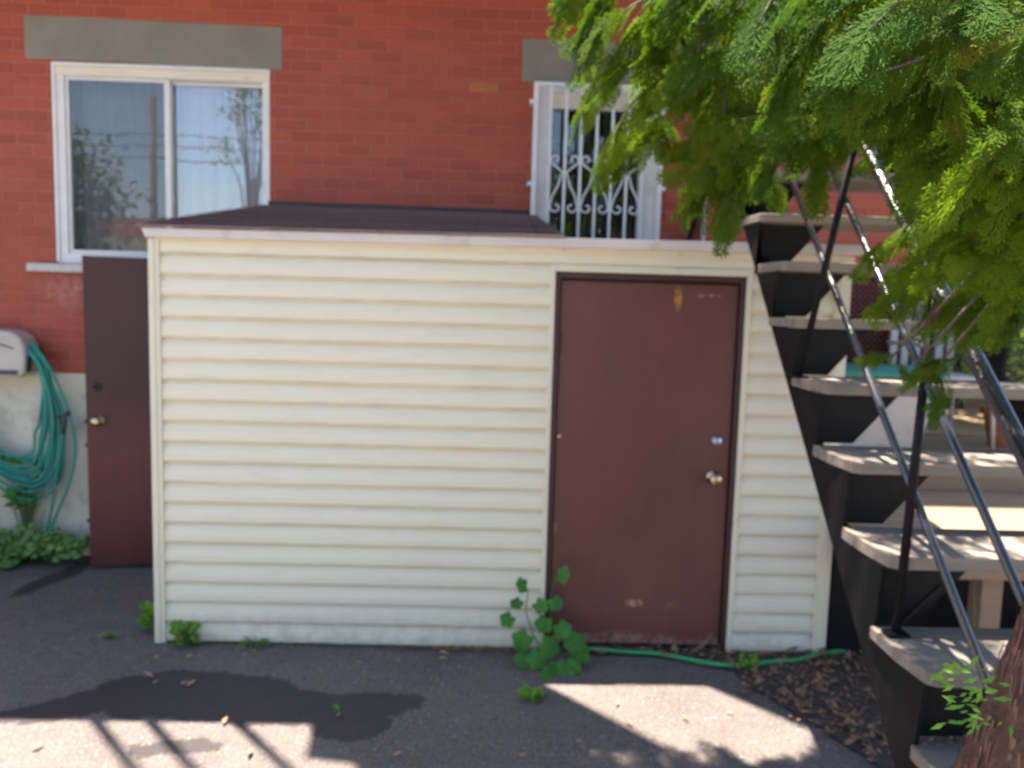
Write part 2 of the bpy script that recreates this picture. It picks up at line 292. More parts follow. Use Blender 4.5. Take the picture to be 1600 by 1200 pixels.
# ------------------------------------------------------------------ mesh helpers
class MB:
    def __init__(s): s.v = []; s.f = []
    def add(s, vs, fs):
        n = len(s.v); s.v.extend([tuple(p) for p in vs]); s.f.extend([tuple(i + n for i in f) for f in fs]); return s
    def box(s, x0, x1, y0, y1, z0, z1):
        vs = [(x, y, z) for z in (z0, z1) for y in (y0, y1) for x in (x0, x1)]
        return s.add(vs, [(0, 2, 3, 1), (4, 5, 7, 6), (0, 1, 5, 4), (2, 6, 7, 3), (0, 4, 6, 2), (1, 3, 7, 5)])
    def prism(s, poly, a, b, axis='x'):
        def P(p, t):
            if axis == 'x': return (t, p[0], p[1])
            if axis == 'y': return (p[0], t, p[1])
            return (p[0], p[1], t)
        n = len(poly); vs = [P(p, a) for p in poly] + [P(p, b) for p in poly]
        fs = [tuple(range(n - 1, -1, -1)), tuple(range(n, 2 * n))] + [(i, (i + 1) % n, n + (i + 1) % n, n + i) for i in range(n)]
        return s.add(vs, fs)
    def tube(s, pts, r, seg=10, caps=True):
        pts = [Vector(p) for p in pts]; rs = r if isinstance(r, (list, tuple)) else [r] * len(pts)
        n0 = len(s.v); up = None
        for i, p in enumerate(pts):
            d = (pts[min(i + 1, len(pts) - 1)] - pts[max(i - 1, 0)])
            d = d.normalized() if d.length > 1e-9 else Vector((0, 0, 1))
            if up is None: up = d.orthogonal().normalized()
            else:
                up = (up - d * up.dot(d)); up = up.normalized() if up.length > 1e-6 else d.orthogonal().normalized()
            sd = d.cross(up)
            for k in range(seg):
                a = 2 * math.pi * k / seg; q = p + (up * math.cos(a) + sd * math.sin(a)) * rs[i]; s.v.append(tuple(q))
        for i in range(len(pts) - 1):
            for k in range(seg):
                a = n0 + i * seg + k; b = n0 + i * seg + (k + 1) % seg
                s.f.append((a, b, b + seg, a + seg))
        if caps:
            s.f.append(tuple(n0 + k for k in range(seg - 1, -1, -1))); e = n0 + (len(pts) - 1) * seg; s.f.append(tuple(e + k for k in range(seg)))
        return s
    def lathe(s, prof, c, axis='y', seg=20):
        # prof: (radius, offset along axis)
        n0 = len(s.v); c = Vector(c)
        for r, t in prof:
            for k in range(seg):
                a = 2 * math.pi * k / seg; u, w_ = r * math.cos(a), r * math.sin(a)
                s.v.append(tuple(c + (Vector((u, t, w_)) if axis == 'y' else Vector((u, w_, t)))))
        for i in range(len(prof) - 1):
            for k in range(seg):
                a = n0 + i * seg + k; b = n0 + i * seg + (k + 1) % seg; s.f.append((a, b, b + seg, a + seg))
        s.f.append(tuple(n0 + k for k in range(seg))); e = n0 + (len(prof) - 1) * seg; s.f.append(tuple(e + k for k in range(seg)))
        return s
    def bar(s, a, b, w_, h, upv=(0, 0, 1)):
        a = Vector(a); b = Vector(b); d = (b - a).normalized(); sd = d.cross(Vector(upv)).normalized(); u = sd.cross(d)
        vs = [p + sd * (i * w_ / 2) + u * (j * h / 2) for p in (a, b) for i, j in ((-1, -1), (1, -1), (1, 1), (-1, 1))]
        return s.add(vs, [(0, 3, 2, 1), (4, 5, 6, 7), (0, 1, 5, 4), (1, 2, 6, 5), (2, 3, 7, 6), (3, 0, 4, 7)])
    def build(s, name, mat, parent=None, smooth=False, bevel=0, loc=None):
        me = bpy.data.meshes.new(name); vs = s.v
        if loc is not None: vs = [(x - loc[0], y - loc[1], z - loc[2]) for x, y, z in vs]
        me.from_pydata(vs, [], s.f); me.validate(); me.update()
        o = bpy.data.objects.new(name, me); COL.objects.link(o); me.materials.append(MAT[mat] if isinstance(mat, str) else mat)
        if parent: o.parent = parent
        if loc is not None: o.location = loc
        if smooth: me.shade_smooth()
        if bevel:
            bm = o.modifiers.new('bevel', 'BEVEL'); bm.width = bevel; bm.segments = 2; bm.limit_method = 'ANGLE'
        return o
def tag(o, label=None, cat=None, group=None, kind=None):
    if label: o['label'] = label
    if cat: o['category'] = cat
    if group: o['group'] = group
    if kind: o['kind'] = kind
    return o
def thing(name, label, cat, group=None, loc=(0, 0, 0)):
    o = bpy.data.objects.new(name, None); COL.objects.link(o); o.location = loc; o.empty_display_size = .1
    return tag(o, label, cat, group)
def copy_tree(o, parent=None):
    c = o.copy(); COL.objects.link(c); c.parent = parent
    for ch in list(o.children): copy_tree(ch, c)
    return c

# ------------------------------------------------------------------ ground
g = MB(); N = 60
def gx(i): t = i / N * 2 - 1; return 1.5 + 90 * (abs(t) ** 3) * (1 if t > 0 else -1) + 6 * t
for j in range(N + 1):
    for i in range(N + 1): g.v.append((gx(i), gx(j) - 2.5, -.012 + .006 * noise.noise(Vector((gx(i) * 1.3, gx(j) * 1.3, 0)))))
for j in range(N):
    for i in range(N): a = j * (N + 1) + i; g.f.append((a, a + 1, a + N + 2, a + N + 1))
tag(g.build('ground', 'asphalt', smooth=True), kind='structure')

# ------------------------------------------------------------------ brick house
WY = 1.30; HX0, HX1, HTOP = -7.0, 4.32, 7.9
W1 = (-1.235, .143, 1.915, 3.18); W2 = (1.835, 2.66, 1.95, 3.15)
def wall_grid(mb, x0, x1, z0, z1, y, holes, depth):
    xs = sorted({x0, x1, *[h[0] for h in holes], *[h[1] for h in holes]}); zs = sorted({z0, z1, *[h[2] for h in holes], *[h[3] for h in holes]})
    for i in range(len(xs) - 1):
        for j in range(len(zs) - 1):
            cx, cz = (xs[i] + xs[i + 1]) / 2, (zs[j] + zs[j + 1]) / 2
            if any(h[0] < cx < h[1] and h[2] < cz < h[3] for h in holes): continue
            mb.add([(xs[i], y, zs[j]), (xs[i + 1], y, zs[j]), (xs[i + 1], y, zs[j + 1]), (xs[i], y, zs[j + 1])], [(0, 1, 2, 3)])
    for a, b, c, d in holes:
        mb.add([(a, y, c), (b, y, c), (b, y + depth, c), (a, y + depth, c), (a, y, d), (b, y, d), (b, y + depth, d), (a, y + depth, d)],
               [(0, 1, 2, 3), (4, 7, 6, 5), (0, 3, 7, 4), (1, 5, 6, 2)])
house = thing('brick_house', 'red painted brick house wall behind the cream shed, with two windows', 'house')
m = MB(); wall_grid(m, HX0, HX1, 1.205, HTOP, WY, [W1, W2], .13)
m.add([(HX1, WY, 0), (HX1, 9, 0), (HX1, 9, HTOP), (HX1, WY, HTOP)], [(0, 1, 2, 3)]); m.add([(HX0, WY, 0), (HX0, 9, 0), (HX0, 9, HTOP), (HX0, WY, HTOP)], [(0, 3, 2, 1)])
m.add([(HX0, 9, 0), (HX1, 9, 0), (HX1, 9, HTOP), (HX0, 9, HTOP)], [(0, 3, 2, 1)])
m.build('wall', 'brick', house)
MB().box(HX0 - .03, HX1 + .03, WY - .03, 9.03, HTOP, HTOP + .12).build('roof', 'black_flash', house)
MB().box(HX0 - .002, HX1 - .02, WY - .022, WY + .3, -.2, 1.205).build('foundation', 'foundation', house, bevel=.006)
MB().prism([(-1.385, 3.186), (.22, 3.170), (.22, 3.430), (-1.385, 3.450)], WY - .006, WY + .1, 'y').build('lintel', 'concrete', house, bevel=.004)
MB().box(1.738, 2.78, WY - .006, WY + .1, 3.152, 3.415).build('lintel', 'concrete', house, bevel=.004)
MB().box(1.405, 1.595, WY - .0025, WY + .03, 3.078, 3.137).build('replacement_brick', simple('orange_brick', (.42, .14, .055), (.36, .12, .05), .7), house, bevel=.003)
# rooms behind the two windows
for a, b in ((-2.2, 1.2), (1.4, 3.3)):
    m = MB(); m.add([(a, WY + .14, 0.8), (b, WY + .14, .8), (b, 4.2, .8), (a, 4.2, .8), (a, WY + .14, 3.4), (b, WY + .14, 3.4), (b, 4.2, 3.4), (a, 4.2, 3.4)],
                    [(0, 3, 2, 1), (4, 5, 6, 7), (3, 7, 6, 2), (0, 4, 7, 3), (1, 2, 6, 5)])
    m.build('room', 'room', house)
# window with sliding sashes
x0, x1, z0, z1 = W1; yf = WY + .015
m = MB(); ft, fs_, fb = .085, .075, .07
m.box(x0 + .002, x1 - .002, yf, yf + .10, z1 - ft, z1 - .002); m.box(x0 + .002, x1 - .002, yf, yf + .10, z0 + .002, z0 + fb)
m.box(x0 + .002, x0 + fs_, yf, yf + .10, z0 + fb, z1 - ft); m.box(x1 - .055, x1 - .002, yf, yf + .10, z0 + fb, z1 - ft)
# stepped brick-mould lip
m.box(x0 + .002, x1 - .002, yf - .012, yf, z1 - .026, z1 - .004); m.box(x0 + .002, x0 + .026, yf - .012, yf, z0 + .01, z1 - .026); m.box(x1 - .024, x1 - .004, yf - .012, yf, z0 + .01, z1 - .026)
win = m.build('window', 'white', house, bevel=.003)
MB().box(x0 + .027, x1 - .025, yf - .008, yf - .0005, z1 - .08, z1 - .028).build('head_frame', 'cream_frame', win, bevel=.003)
MB().prism([(x0 - .16, 1.858), (x1 + .12, 1.858), (x1 + .12, 1.912), (x0 - .155, 1.912)], WY - .06, WY + .10, 'y').build('sill', 'stone_sill', win, bevel=.008)
def sash(a, b, c, d, y, wl, wr, wt, wb, glass):
    mm = MB(); mm.box(a, b, y, y + .03, d - wt, d).box(a, b, y, y + .03, c, c + wb).box(a, a + wl, y, y + .03, c + wb, d - wt).box(b - wr, b, y, y + .03, c + wb, d - wt)
    s_ = mm.build('sash', 'white', win, bevel=.003)
    MB().add([(a + wl, y + .015, c + wb), (b - wr, y + .015, c + wb), (b - wr, y + .015, d - wt), (a + wl, y + .015, d - wt)], [(0, 1, 2, 3)]).build('pane', glass, win)
sash(x0 + .076, -.502, z0 + .071, z1 - .086, yf + .014, .02, .035, .018, .022, 'glass')
sash(-.53, x1 - .056, z0 + .071, z1 - .086, yf + .052, .025, .012, .018, .022, 'glass')
MB().add([(x0 + .098, yf + .012, z0 + .096), (-.54, yf + .012, z0 + .096), (-.54, yf + .012, z1 - .107), (x0 + .098, yf + .012, z1 - .107)], [(0, 1, 2, 3)]).build('insect_screen', 'screen', win)
def curtain(a, b, c, d, y, parent, n=26, amp=.018):
    mm = MB(); K = n * 6
    for i in range(K + 1):
        x = a + (b - a) * i / K; yy = y + amp * math.sin(i / 6 * 2 * math.pi + 1.4 * math.sin(i * .11)) + .012 * math.sin(i * .05)
        mm.v += [(x, yy, c), (x, yy * .3 + y * .7, d)]
    for i in range(K): mm.f.append((2 * i, 2 * i + 2, 2 * i + 3, 2 * i + 1))
    return mm.build('curtain', 'curtain', parent, smooth=True)
curtain(x0 - .05, -.52, z0 - .1, z1 + .02, WY + .175, win, 7, .038)
curtain(-.52, x1 + .06, z0 - .1, z1 + .02, WY + .17, win, 8, .038)
# small window behind the grille
x0, x1, z0, z1 = W2; yf = WY + .02
m = MB(); m.box(x0 + .002, x1 - .002, yf, yf + .09, z1 - .05, z1 - .002).box(x0 + .002, x1 - .002, yf, yf + .09, z0 + .002, z0 + .06)
m.box(x0 + .002, x0 + .09, yf, yf + .09, z0 + .06, z1 - .05).box(x1 - .14, x1 - .002, yf, yf + .09, z0 + .06, z1 - .05)
w2 = m.build('window', 'white', house, bevel=.003)
MB().box(x0 + .091, x1 - .141, yf + .004, yf + .08, z1 - .15, z1 - .051).build('head_frame', 'cream_frame', w2, bevel=.003)
MB().add([(x0 + .09, yf + .045, z0 + .06), (x1 - .14, yf + .045, z0 + .06), (x1 - .14, yf + .045, z1 - .15), (x0 + .09, yf + .045, z1 - .15)], [(0, 1, 2, 3)]).build('pane', 'glass_dark', w2)
# conduit and balcony of the upper floor (balcony and posts unseen, guessed from the shade they cast)
MB().tube([(2.945, WY - .035, 2.0), (2.935, WY - .035, HTOP)], .017).build('downpipe', 'white', house, smooth=True)
bal = MB().box(-6.9, 1.31, -.184, WY - .001, 3.78, 3.88).box(1.3105, 2.68, .195, WY - .001, 3.78, 3.88).build('balcony', 'fascia', house)  # right-hand strip of the slab added to shade the shed roof front
m = MB()
for bx in (-6.2, -5.3, -4.4, -3.5, -2.6, -1.9, -1.2, -.53, -.31, .045): m.box(bx - .016, bx + .016, -.17, -.138, 3.88, 6.6)
m.box(-6.9, .05, -.175, -.13, 6.6, 6.66)
m.build('balcony_posts', 'iron', bal)
MB().prism([(.355, 3.88), (1.30, 3.88), (1.30, 7.3), (.25, 7.3), (.324, 5.82), (.168, 5.62), (.345, 4.15)], -.17, -.135, 'y').build('shade_screen', 'siding', bal)  # unseen panel, left edge shaped to cast the stepped shade on the asphalt
MB().box(.5, 1.31, .206, .24, 3.88, 7.75).build('shade_screen', 'siding', bal)  # second unseen panel, added only to block the sun
MB().box(2.06, 2.66, .25, WY - .001, 3.881, 7.2).build('shade_box', 'siding', house)  # unseen block added to shade the ground right of the sunlit patch

# ------------------------------------------------------------------ security grille
gr = thing('window_grille', 'white iron security grille with scrolls over the narrow window', 'window grille')
GY = 1.20; m = MB()
m.box(1.815, 1.845, GY - .012, GY + .012, 2.02, 3.125).box(2.615, 2.645, GY - .012, GY + .012, 2.02, 3.125)
m.box(1.845, 2.615, GY - .012, GY + .012, 3.10, 3.125).box(1.845, 2.615, GY - .012, GY + .012, 2.02, 2.045)
m.build('frame', 'grille', gr, bevel=.002)
BX = [1.925 + .0985 * k for k in range(7)]
for bx in BX: MB().box(bx - .009, bx + .009, GY - .009, GY + .009, 2.046, 3.099).build('bar', 'grille', gr)
def scroll_pts(cx, sgn):
    P = []
    tcx, tcz, r0 = cx + sgn * .058, 2.655, .036
    for k in range(22):                       # upper curl, from its eye outwards
        a = -1.2 + k * .27; r = .010 + (r0 - .010) * k / 21
        P.append((tcx - sgn * r * math.cos(a), GY, tcz + r * math.sin(a)))
    P = P[:]
    q = (cx + sgn * .014, GY, 2.58); P.append(q); P.append((cx + sgn * .035, GY, 2.50)); P.append((cx + sgn * .072, GY, 2.43))
    bcx, bcz, r1 = cx + sgn * .050, 2.36, .040
    for k in range(22):                       # lower curl, inwards
        a = .55 - k * .27; r = r1 - (r1 - .010) * k / 21
        P.append((bcx + sgn * r * math.cos(a), GY, bcz + r * math.sin(a)))
    return P
for cx in (BX[1], BX[3], BX[5]):
    for sgn in (-1, 1): MB().tube(scroll_pts(cx, sgn), .0066, 6).build('scroll', 'grille', gr, smooth=True)
for xx, zz, d in ((1.80, 3.005, -1), (1.80, 2.50, -1), (2.66, 3.0, 1), (2.66, 2.495, 1)):
    MB().box(xx - .014 + (.005 if d < 0 else -.005), xx + .014 + (.005 if d < 0 else -.005), GY - .008, WY - .001, zz - .012, zz + .012).build('bracket', 'grille', gr)

# ------------------------------------------------------------------ shed
shed = thing('garden_shed', 'low cream vinyl sided shed with brown doors and shingle roof against the brick wall', 'shed')
H = .1016
def courses(mb, x0, x1, k0, k1, zoff=0.):
    # k counted from the bottom; each course leans out towards its bottom lip
    prof = []
    for k in range(k0, k1):
        z = k * H + zoff
        prof += [(-.004, z - .001), (-.0215, z), (-.024, z + .005), (-.0235, z + H * .35), (-.019, z + H * .6), (-.011, z + H * .82), (-.004, z + H - .006)]
    prof.append((-.003, k1 * H + zoff - .002))
    n = len(prof); S = 14
    for s_ in range(S + 1):
        x = x0 + (x1 - x0) * s_ / S
        for (y, z) in prof:
            wob = .0022 * noise.noise(Vector((x * 1.6, z * 2.2, 3.1)))
            mb.v.append((x, y + wob, z + .0035 * noise.noise(Vector((x * 1.1, round(z / H) * 3.7, 0)))))
    b0 = len(mb.v) - (S + 1) * n
    for s_ in range(S):
        for i in range(n - 1): a = b0 + s_ * n + i; mb.f.append((a, a + n, a + n + 1, a + 1))
m = MB(); courses(m, 0, 1.876, 0, 19); courses(m, 2.856, 3.274, 0, 19, -.0); courses(m, 0, 3.274, 19, 20, .0)
m.box(2.856, 3.274, -.01, .0, -.06, .0)
# left and right side walls, back boards behind the siding
m.box(-.048, -.004, .002, WY - .001, -.05, 1.99); m.box(3.28, 3.335, .002, WY - .001, -.05, 1.99)
m.box(.0, 1.876, .004, .03, 0, 1.99); m.box(2.86, 3.27, .004, .03, -.05, 1.99); m.box(1.876, 2.86, .004, .03, 1.93, 1.99)
m.build('siding', 'siding', shed)
for a, b in ((-.052, .002), (3.272, 3.342)):
    mm = MB().box(a, b, -.033, .018, -.045 if a > 1 else -.008, 1.996); mm.box(a + .012, b - .022, -.038, -.033, -.045 if a > 1 else -.008, 1.996)
    mm.build('corner_post', 'trim_cream', shed, bevel=.003)
m = MB().box(1.876, 1.899, -.031, .01, 0.0, 1.931).box(2.833, 2.858, -.031, .01, -.03, 1.931).box(1.899, 2.833, -.031, .01, 1.897, 1.93)
m.build('door_trim', 'trim_cream', shed, bevel=.003)
m = MB().prism([(-.05, 1.998), (3.38, 2.014), (3.38, 2.064), (-.068, 2.044)], -.066, -.032, 'y')
m.build('fascia', 'fascia', shed, bevel=.006)
MB().box(-.02, 3.35, -.032, .0, 1.985, 2.01).build('soffit', 'trim_cream', shed)
# shingled slope on the left, flat deck on the right below the barred window
m = MB(); a = [(-.085, -.078, 2.056), (1.93, -.076, 2.064), (1.845, WY - .003, 2.316), (.10, WY - .003, 2.326)]
m.add(a + [(x, y, z - .009) for x, y, z in a], [(0, 1, 2, 3), (7, 6, 5, 4), (0, 4, 5, 1), (1, 5, 6, 2), (2, 6, 7, 3), (3, 7, 4, 0)])
for k in range(1, 15):
    t = k / 15; L_ = Vector(a[0]).lerp(Vector(a[3]), t); R_ = Vector(a[1]).lerp(Vector(a[2]), t)
    m.add([L_ + Vector((0, -.03, .0055)), R_ + Vector((0, -.03, .0055)), R_ + Vector((0, .06, .013)), L_ + Vector((0, .06, .013)), L_ + Vector((0, -.03, .001)), R_ + Vector((0, -.03, .001))], [(0, 1, 2, 3), (4, 5, 1, 0)])
m.build('roof', 'shingle', shed)
MB().add([(1.93, -.03, 1.992), (3.34, -.03, 1.998), (3.34, WY - .002, 1.985), (1.86, WY - .002, 1.985)], [(0, 1, 2, 3)]).build('flat_roof', 'shingle', shed)
MB().add([(1.925, -.06, 1.99), (1.925, -.06, 2.045), (1.845, WY - .004, 2.30), (1.845, WY - .004, 1.99)], [(0, 1, 2, 3)]).build('roof_side', 'siding', shed)
MB().add([(-.046, .0, 1.985), (-.046, .0, 2.025), (.08, WY - .005, 2.30), (-.046, WY - .005, 1.985)], [(0, 1, 2, 3)]).build('roof_side', 'siding', shed)
MB().prism([(.135, 2.315), (1.84, 2.306), (1.84, 2.345), (.135, 2.352)], WY - .02, WY - .001, 'y').build('flashing', 'black_flash', shed)
# front door
m = MB().box(1.901, 1.925, -.016, .03, 0, 1.895).box(2.808, 2.832, -.016, .03, -.01, 1.895).box(1.925, 2.808, -.016, .03, 1.868, 1.895)
m.build('door_frame', 'door_frame', shed, bevel=.003)
dr = MB().box(1.929, 2.804, .006, .05, .018, 1.855).build('door', 'door_brown', shed, bevel=.004); dr['label'] = 'closed brown steel door with rusty bottom edge'
def knob(par, x, y, z, mat, s=1.):
    return MB().lathe([(.030 * s, 0), (.030 * s, -.006), (.012 * s, -.010), (.012 * s, -.028), (.024 * s, -.036), (.028 * s, -.050), (.022 * s, -.062), (.008 * s, -.065)], (x, y, z), 'y', 20).build('knob', mat, par, smooth=True)
knob(dr, 2.728, .006, .895, 'chrome_brass', 1.15)
MB().lathe([(.026, 0), (.026, -.012), (.021, -.018), (.004, -.019)], (2.735, .006, 1.083), 'y', 18).build('deadbolt', 'chrome_blue', dr, smooth=True)
for zz in (.32, 1.55): MB().tube([(1.927, -.012, zz - .05), (1.927, -.012, zz + .05)], .008, 8).build('hinge', 'dark_iron', dr, smooth=True)
MB().lathe([(.013, 0), (.012, -.006), (.004, -.008)], (1.945, .006, 1.085), 'y', 12).build('hinge_screw', 'chrome_brass', dr, smooth=True)
# dark threshold gap
MB().box(1.9, 2.83, .03, .06, -.02, 1.9).build('door_backing', 'dark_iron', shed)
# open side door, swung out parallel to the wall
m = MB(); A = Vector((-.905, 1.005, 0)); B = Vector((-.055, 1.185, 0)); nrm = Vector((B.y - A.y, A.x - B.x, 0)).normalized() * .02
sd = MB().add([A - nrm + Vector((0, 0, .012)), B - nrm + Vector((0, 0, .012)), B + nrm + Vector((0, 0, .012)), A + nrm + Vector((0, 0, .012)),
               A - nrm + Vector((0, 0, 1.955)), B - nrm + Vector((0, 0, 1.955)), B + nrm + Vector((0, 0, 1.955)), A + nrm + Vector((0, 0, 1.955))],
              [(0, 3, 2, 1), (4, 5, 6, 7), (0, 1, 5, 4), (1, 2, 6, 5), (2, 3, 7, 6), (3, 0, 4, 7)]).build('side_door', 'door_red', shed, bevel=.003)
sd['label'] = 'dark red door standing open'
knob(sd, -.825, .995, .945, 'chrome_brass', 1.05)
MB().lathe([(.028, 0), (.028, -.006), (.010, -.008), (.010, .0)], (-.838, .996, 1.155), 'y', 18).build('deadbolt', 'dark_iron', sd, smooth=True)
for zz in (.30, .78, .93): MB().box(-.914, -.900, .985, 1.01, zz, zz + .02).build('latch_plate', 'dark_iron', sd)

# ------------------------------------------------------------------ outdoor staircase
st = thing('outdoor_staircase', 'black iron staircase with worn wooden treads in front of the shed', 'staircase', loc=(0, 0, 0))
RISE, RUN, SX, SXR = .214, .239, 2.705, 3.50
def ty(i): return -1.939 + RUN * i           # back edge of the i-th tread seen (the lowest one in the picture is 0)
def tz(i): return RISE * (i + 3)
for i in range(-2, 14):
    z, yb = tz(i), ty(i); random.seed(50 + i)
    poly = []                                  # worn plank, clipped back left corner, rounded nosing
    x0, x1 = SX - .006 + random.uniform(-.008, .008), SXR + .02
    poly = [(x0, yb), (x0 - .004, yb - .15), (x0 + .008, yb - .275), (x0 + .03, yb - .290), (x1, yb - .290 + random.uniform(-.006, .006)), (x1, yb)]
    MB().prism(poly, z - .037, z + random.uniform(-.004, .004), 'z').build('tread', 'tread', st, bevel=.003)
def back_line(z):   # straight rear edge of the stringer
    return -1.881 + (z - .542) * (1.51 / 1.535)
for xs_, d in ((SX, .012), (SXR - .02, .012)):
    m = MB()
    for i in range(-2, 14):
        z, yb = tz(i) - .039, ty(i); zl = tz(i - 1) - .039
        yl = ty(i - 1)
        poly = [(yb - .265, z), (yb - .02, z), (back_line(z) + .012, z), (back_line(zl) + .012, zl), (yl - .02, zl), (yl - .0, zl)] if i > -2 else \
               [(yb - .265, z), (yb - .02, z), (back_line(z) + .012, z), (back_line(0) + .012, 0), (yb - .24, 0)]
        # drop duplicate corner
        q = []
        for p in poly:
            if not q or (abs(p[0] - q[-1][0]) + abs(p[1] - q[-1][1])) > 1e-4: q.append(p)
        m.prism(q, xs_, xs_ + d, 'x')
    zz0, zz1 = 0, tz(13) - .05
    m.prism([(back_line(zz0) + .014, zz0), (back_line(zz1) + .014, zz1), (back_line(zz1) + .026, zz1), (back_line(zz0) + .026, zz0)], xs_, xs_ + .065, 'x')
    m.build('stringer', 'iron', st)
for i in range(-1, 13):                        # gusset plate under the nosing of each tread
    z, yb = tz(i) - .0395, ty(i); yf = yb - .20
    MB().prism([(SX + .013, z), (SX + .30, z), (SX + .150, z - RISE + .041), (SX + .013, z - RISE + .041)], yf, yf + .008, 'y').build('gusset', 'iron', st)
# railing on the left side: handrail, two lower rails, posts
X = 2.785
def line_at(p, q, t): return Vector(p).lerp(Vector(q), t)
C0, C1 = Vector((X, -3.05, .53)), Vector((X, -.30, 3.22)); B0, B1 = Vector((X, -3.0, .30)), Vector((X - .01, -.10, 3.155)); A0, A1 = Vector((X, -2.82, .165)), Vector((X, .15, 3.03))
MB().bar(C0, C1, .044, .028).build('handrail', 'rail', st, bevel=.013)
MB().tube([B0, B1], .0115, 10).build('rail', 'rail', st, smooth=True)
MB().tube([A0, A1], .0115, 10).build('rail', 'rail', st, smooth=True)
for (xb, yb, i_, yt) in ((2.74, -2.72, -3, -2.74), (2.735, -1.765, 1, -1.72), (2.70, -1.062, 4, -1.20), (2.74, -.36, 7, -.42)):
    zb = tz(i_) if i_ > -3 else 0; f = (yt - C0.y) / (C1.y - C0.y); zt = C0.z + (C1.z - C0.z) * f
    MB().tube([(xb, yb, zb), (X + .004, yt, zt - .012)], .0125, 8).build('post', 'iron', st, smooth=True)
    MB().box(xb - .03, xb + .03, yb - .022, yb + .022, zb, zb + .007).build('post_foot', 'iron', st)
MB().bar((2.735, -1.755, .868), (2.86, -1.745, .99), .010, .010).build('post_brace', 'iron', st)
MB().bar((2.80, WY - .05, 2.0), (2.92, WY - .05, 2.46), .03, .03).build('wall_brace', 'iron', st)
MB().box(2.68, 3.9, 1.17, WY - .002, 3.52, 3.60).build('landing', 'iron', st)

# ------------------------------------------------------------------ deck, bin, screen panel beyond the stairs
dk = thing('wooden_deck', 'low pine deck beyond the staircase at the right of the shed', 'deck')
for k in range(6):
    y = -.30 + k * .151
    MB().box(3.40, 6.6, y, y + .145, .685, .72).build('board', 'deck', dk, bevel=.004)
MB().box(3.40, 6.6, -.296, -.258, .50, .684).build('rim_joist', 'deck', dk)
MB().box(3.40, 6.6, .60, .62, .722, .895).build('riser', 'deck', dk)
for k in range(5): MB().box(3.40, 6.6, .585 + k * .146, .585 + k * .146 + .140, .896, .93).build('board', 'deck', dk, bevel=.004)
for xx in (3.98, 5.2): MB().box(xx, xx + .10, -.25, -.15, -.02, .684).build('post', 'deck', dk)
MB().box(3.35, 3.95, -.02, .0, -.02, .684).build('under_deck_dark', 'iron', dk); MB().box(3.95, 6.6, .3, .32, -.02, .684).build('under_deck_dark', 'iron', dk)  # black sheets standing in for the shade under the deck
up_ = thing('wooden_platform', 'raised pine platform beyond the house corner at the far right', 'platform')
MB().box(4.40, 8.5, 1.36, 1.40, .50, .90).build('fascia', 'deck', up_)
for k in range(10): MB().box(4.40, 8.5, 1.35 + k * .15, 1.35 + k * .15 + .144, .901, .94).build('board', 'deck', up_, bevel=.004)
bn = thing('storage_bin', 'pale grey plastic bin with a teal lid on the deck behind the stairs', 'bin', loc=(3.9, .85, .93))
m = MB(); b0 = [(-.24, -.15), (.27, -.15), (.27, .2), (-.24, .2)]; t0 = [(-.30, -.2), (.31, -.2), (.31, .24), (-.30, .24)]
m.add([(x, y, .002) for x, y in b0] + [(x, y, .44) for x, y in t0], [(3, 2, 1, 0), (4, 5, 6, 7), (0, 1, 5, 4), (1, 2, 6, 5), (2, 3, 7, 6), (3, 0, 4, 7)])
m.build('body', 'bin', bn, bevel=.02)
MB().prism([(-.23, .442), (-.23, .47), (-.15, .50), (.02, .51), (.19, .50), (.27, .47), (.27, .442)], -.33, .34, 'x').build('lid', 'teal_lid', bn, bevel=.012)
pn = thing('mesh_screen', 'black perforated metal screen standing behind the grey bin', 'screen panel', loc=(4.05, 1.2, .93))
m = MB(); PW, PH = .30, 1.02
m.box(-PW - .03, -PW, -.015, .015, 0, PH + .03).box(PW, PW + .03, -.015, .015, 0, PH + .03).box(-PW, PW, -.015, .015, PH, PH + .03).box(-PW, PW, -.015, .015, 0, .03)
m.build('frame', 'iron', pn)
m = MB(); st_ = .040
for j in range(int(PH / st_)):
    for i in range(int(2 * PW / st_)):
        cx, cz = -PW + (i + .5) * st_, .02 + (j + .5) * st_; k = 8; hr = .012; n0 = len(m.v)
        for q in range(k):
            a = 2 * math.pi * (q + .5) / k; ca, sa = math.cos(a), math.sin(a); mxx = max(abs(ca), abs(sa))
            m.v.append((cx + hr * ca, 0, cz + hr * sa)); m.v.append((cx + st_ / 2 * ca / mxx, 0, cz + st_ / 2 * sa / mxx))
        for q in range(k): a, b = n0 + 2 * q, n0 + 2 * ((q + 1) % k); m.f.append((a, a + 1, b + 1, b))
m.build('panel', 'iron', pn)
pc = thing('patio_chair', 'grey slatted patio chair beside the teal lidded bin', 'chair', loc=(4.38, .95, .93))
for dx in (-.22, .22):
    for dy in (-.2, .2): MB().tube([(dx * 1.1, dy * 1.1, 0), (dx, dy, .42)], .013, 8).build('leg', 'bin', pc, smooth=True)
    MB().box(dx - .02, dx + .02, -.22, .2, .62, .645).build('armrest', 'bin', pc, bevel=.006)
MB().box(-.23, .23, -.22, .2, .42, .45).build('seat', 'bin', pc, bevel=.01)
m = MB()
for k in range(6): m.box(-.21 + k * .075, -.165 + k * .075, .2 - .0, .225, .452, .9)
m.build('backrest', 'bin', pc)
pt = thing('flower_pot', 'terracotta pot on the deck under the pale leaved shrub', 'plant pot', loc=(4.86, 1.0, .93))
MB().lathe([(.08, 0), (.12, .20), (.14, .20), (.14, .24), (.115, .24), (.11, .21)], (0, 0, .002), 'z', 24).build('pot', 'terracotta', pt, smooth=False)

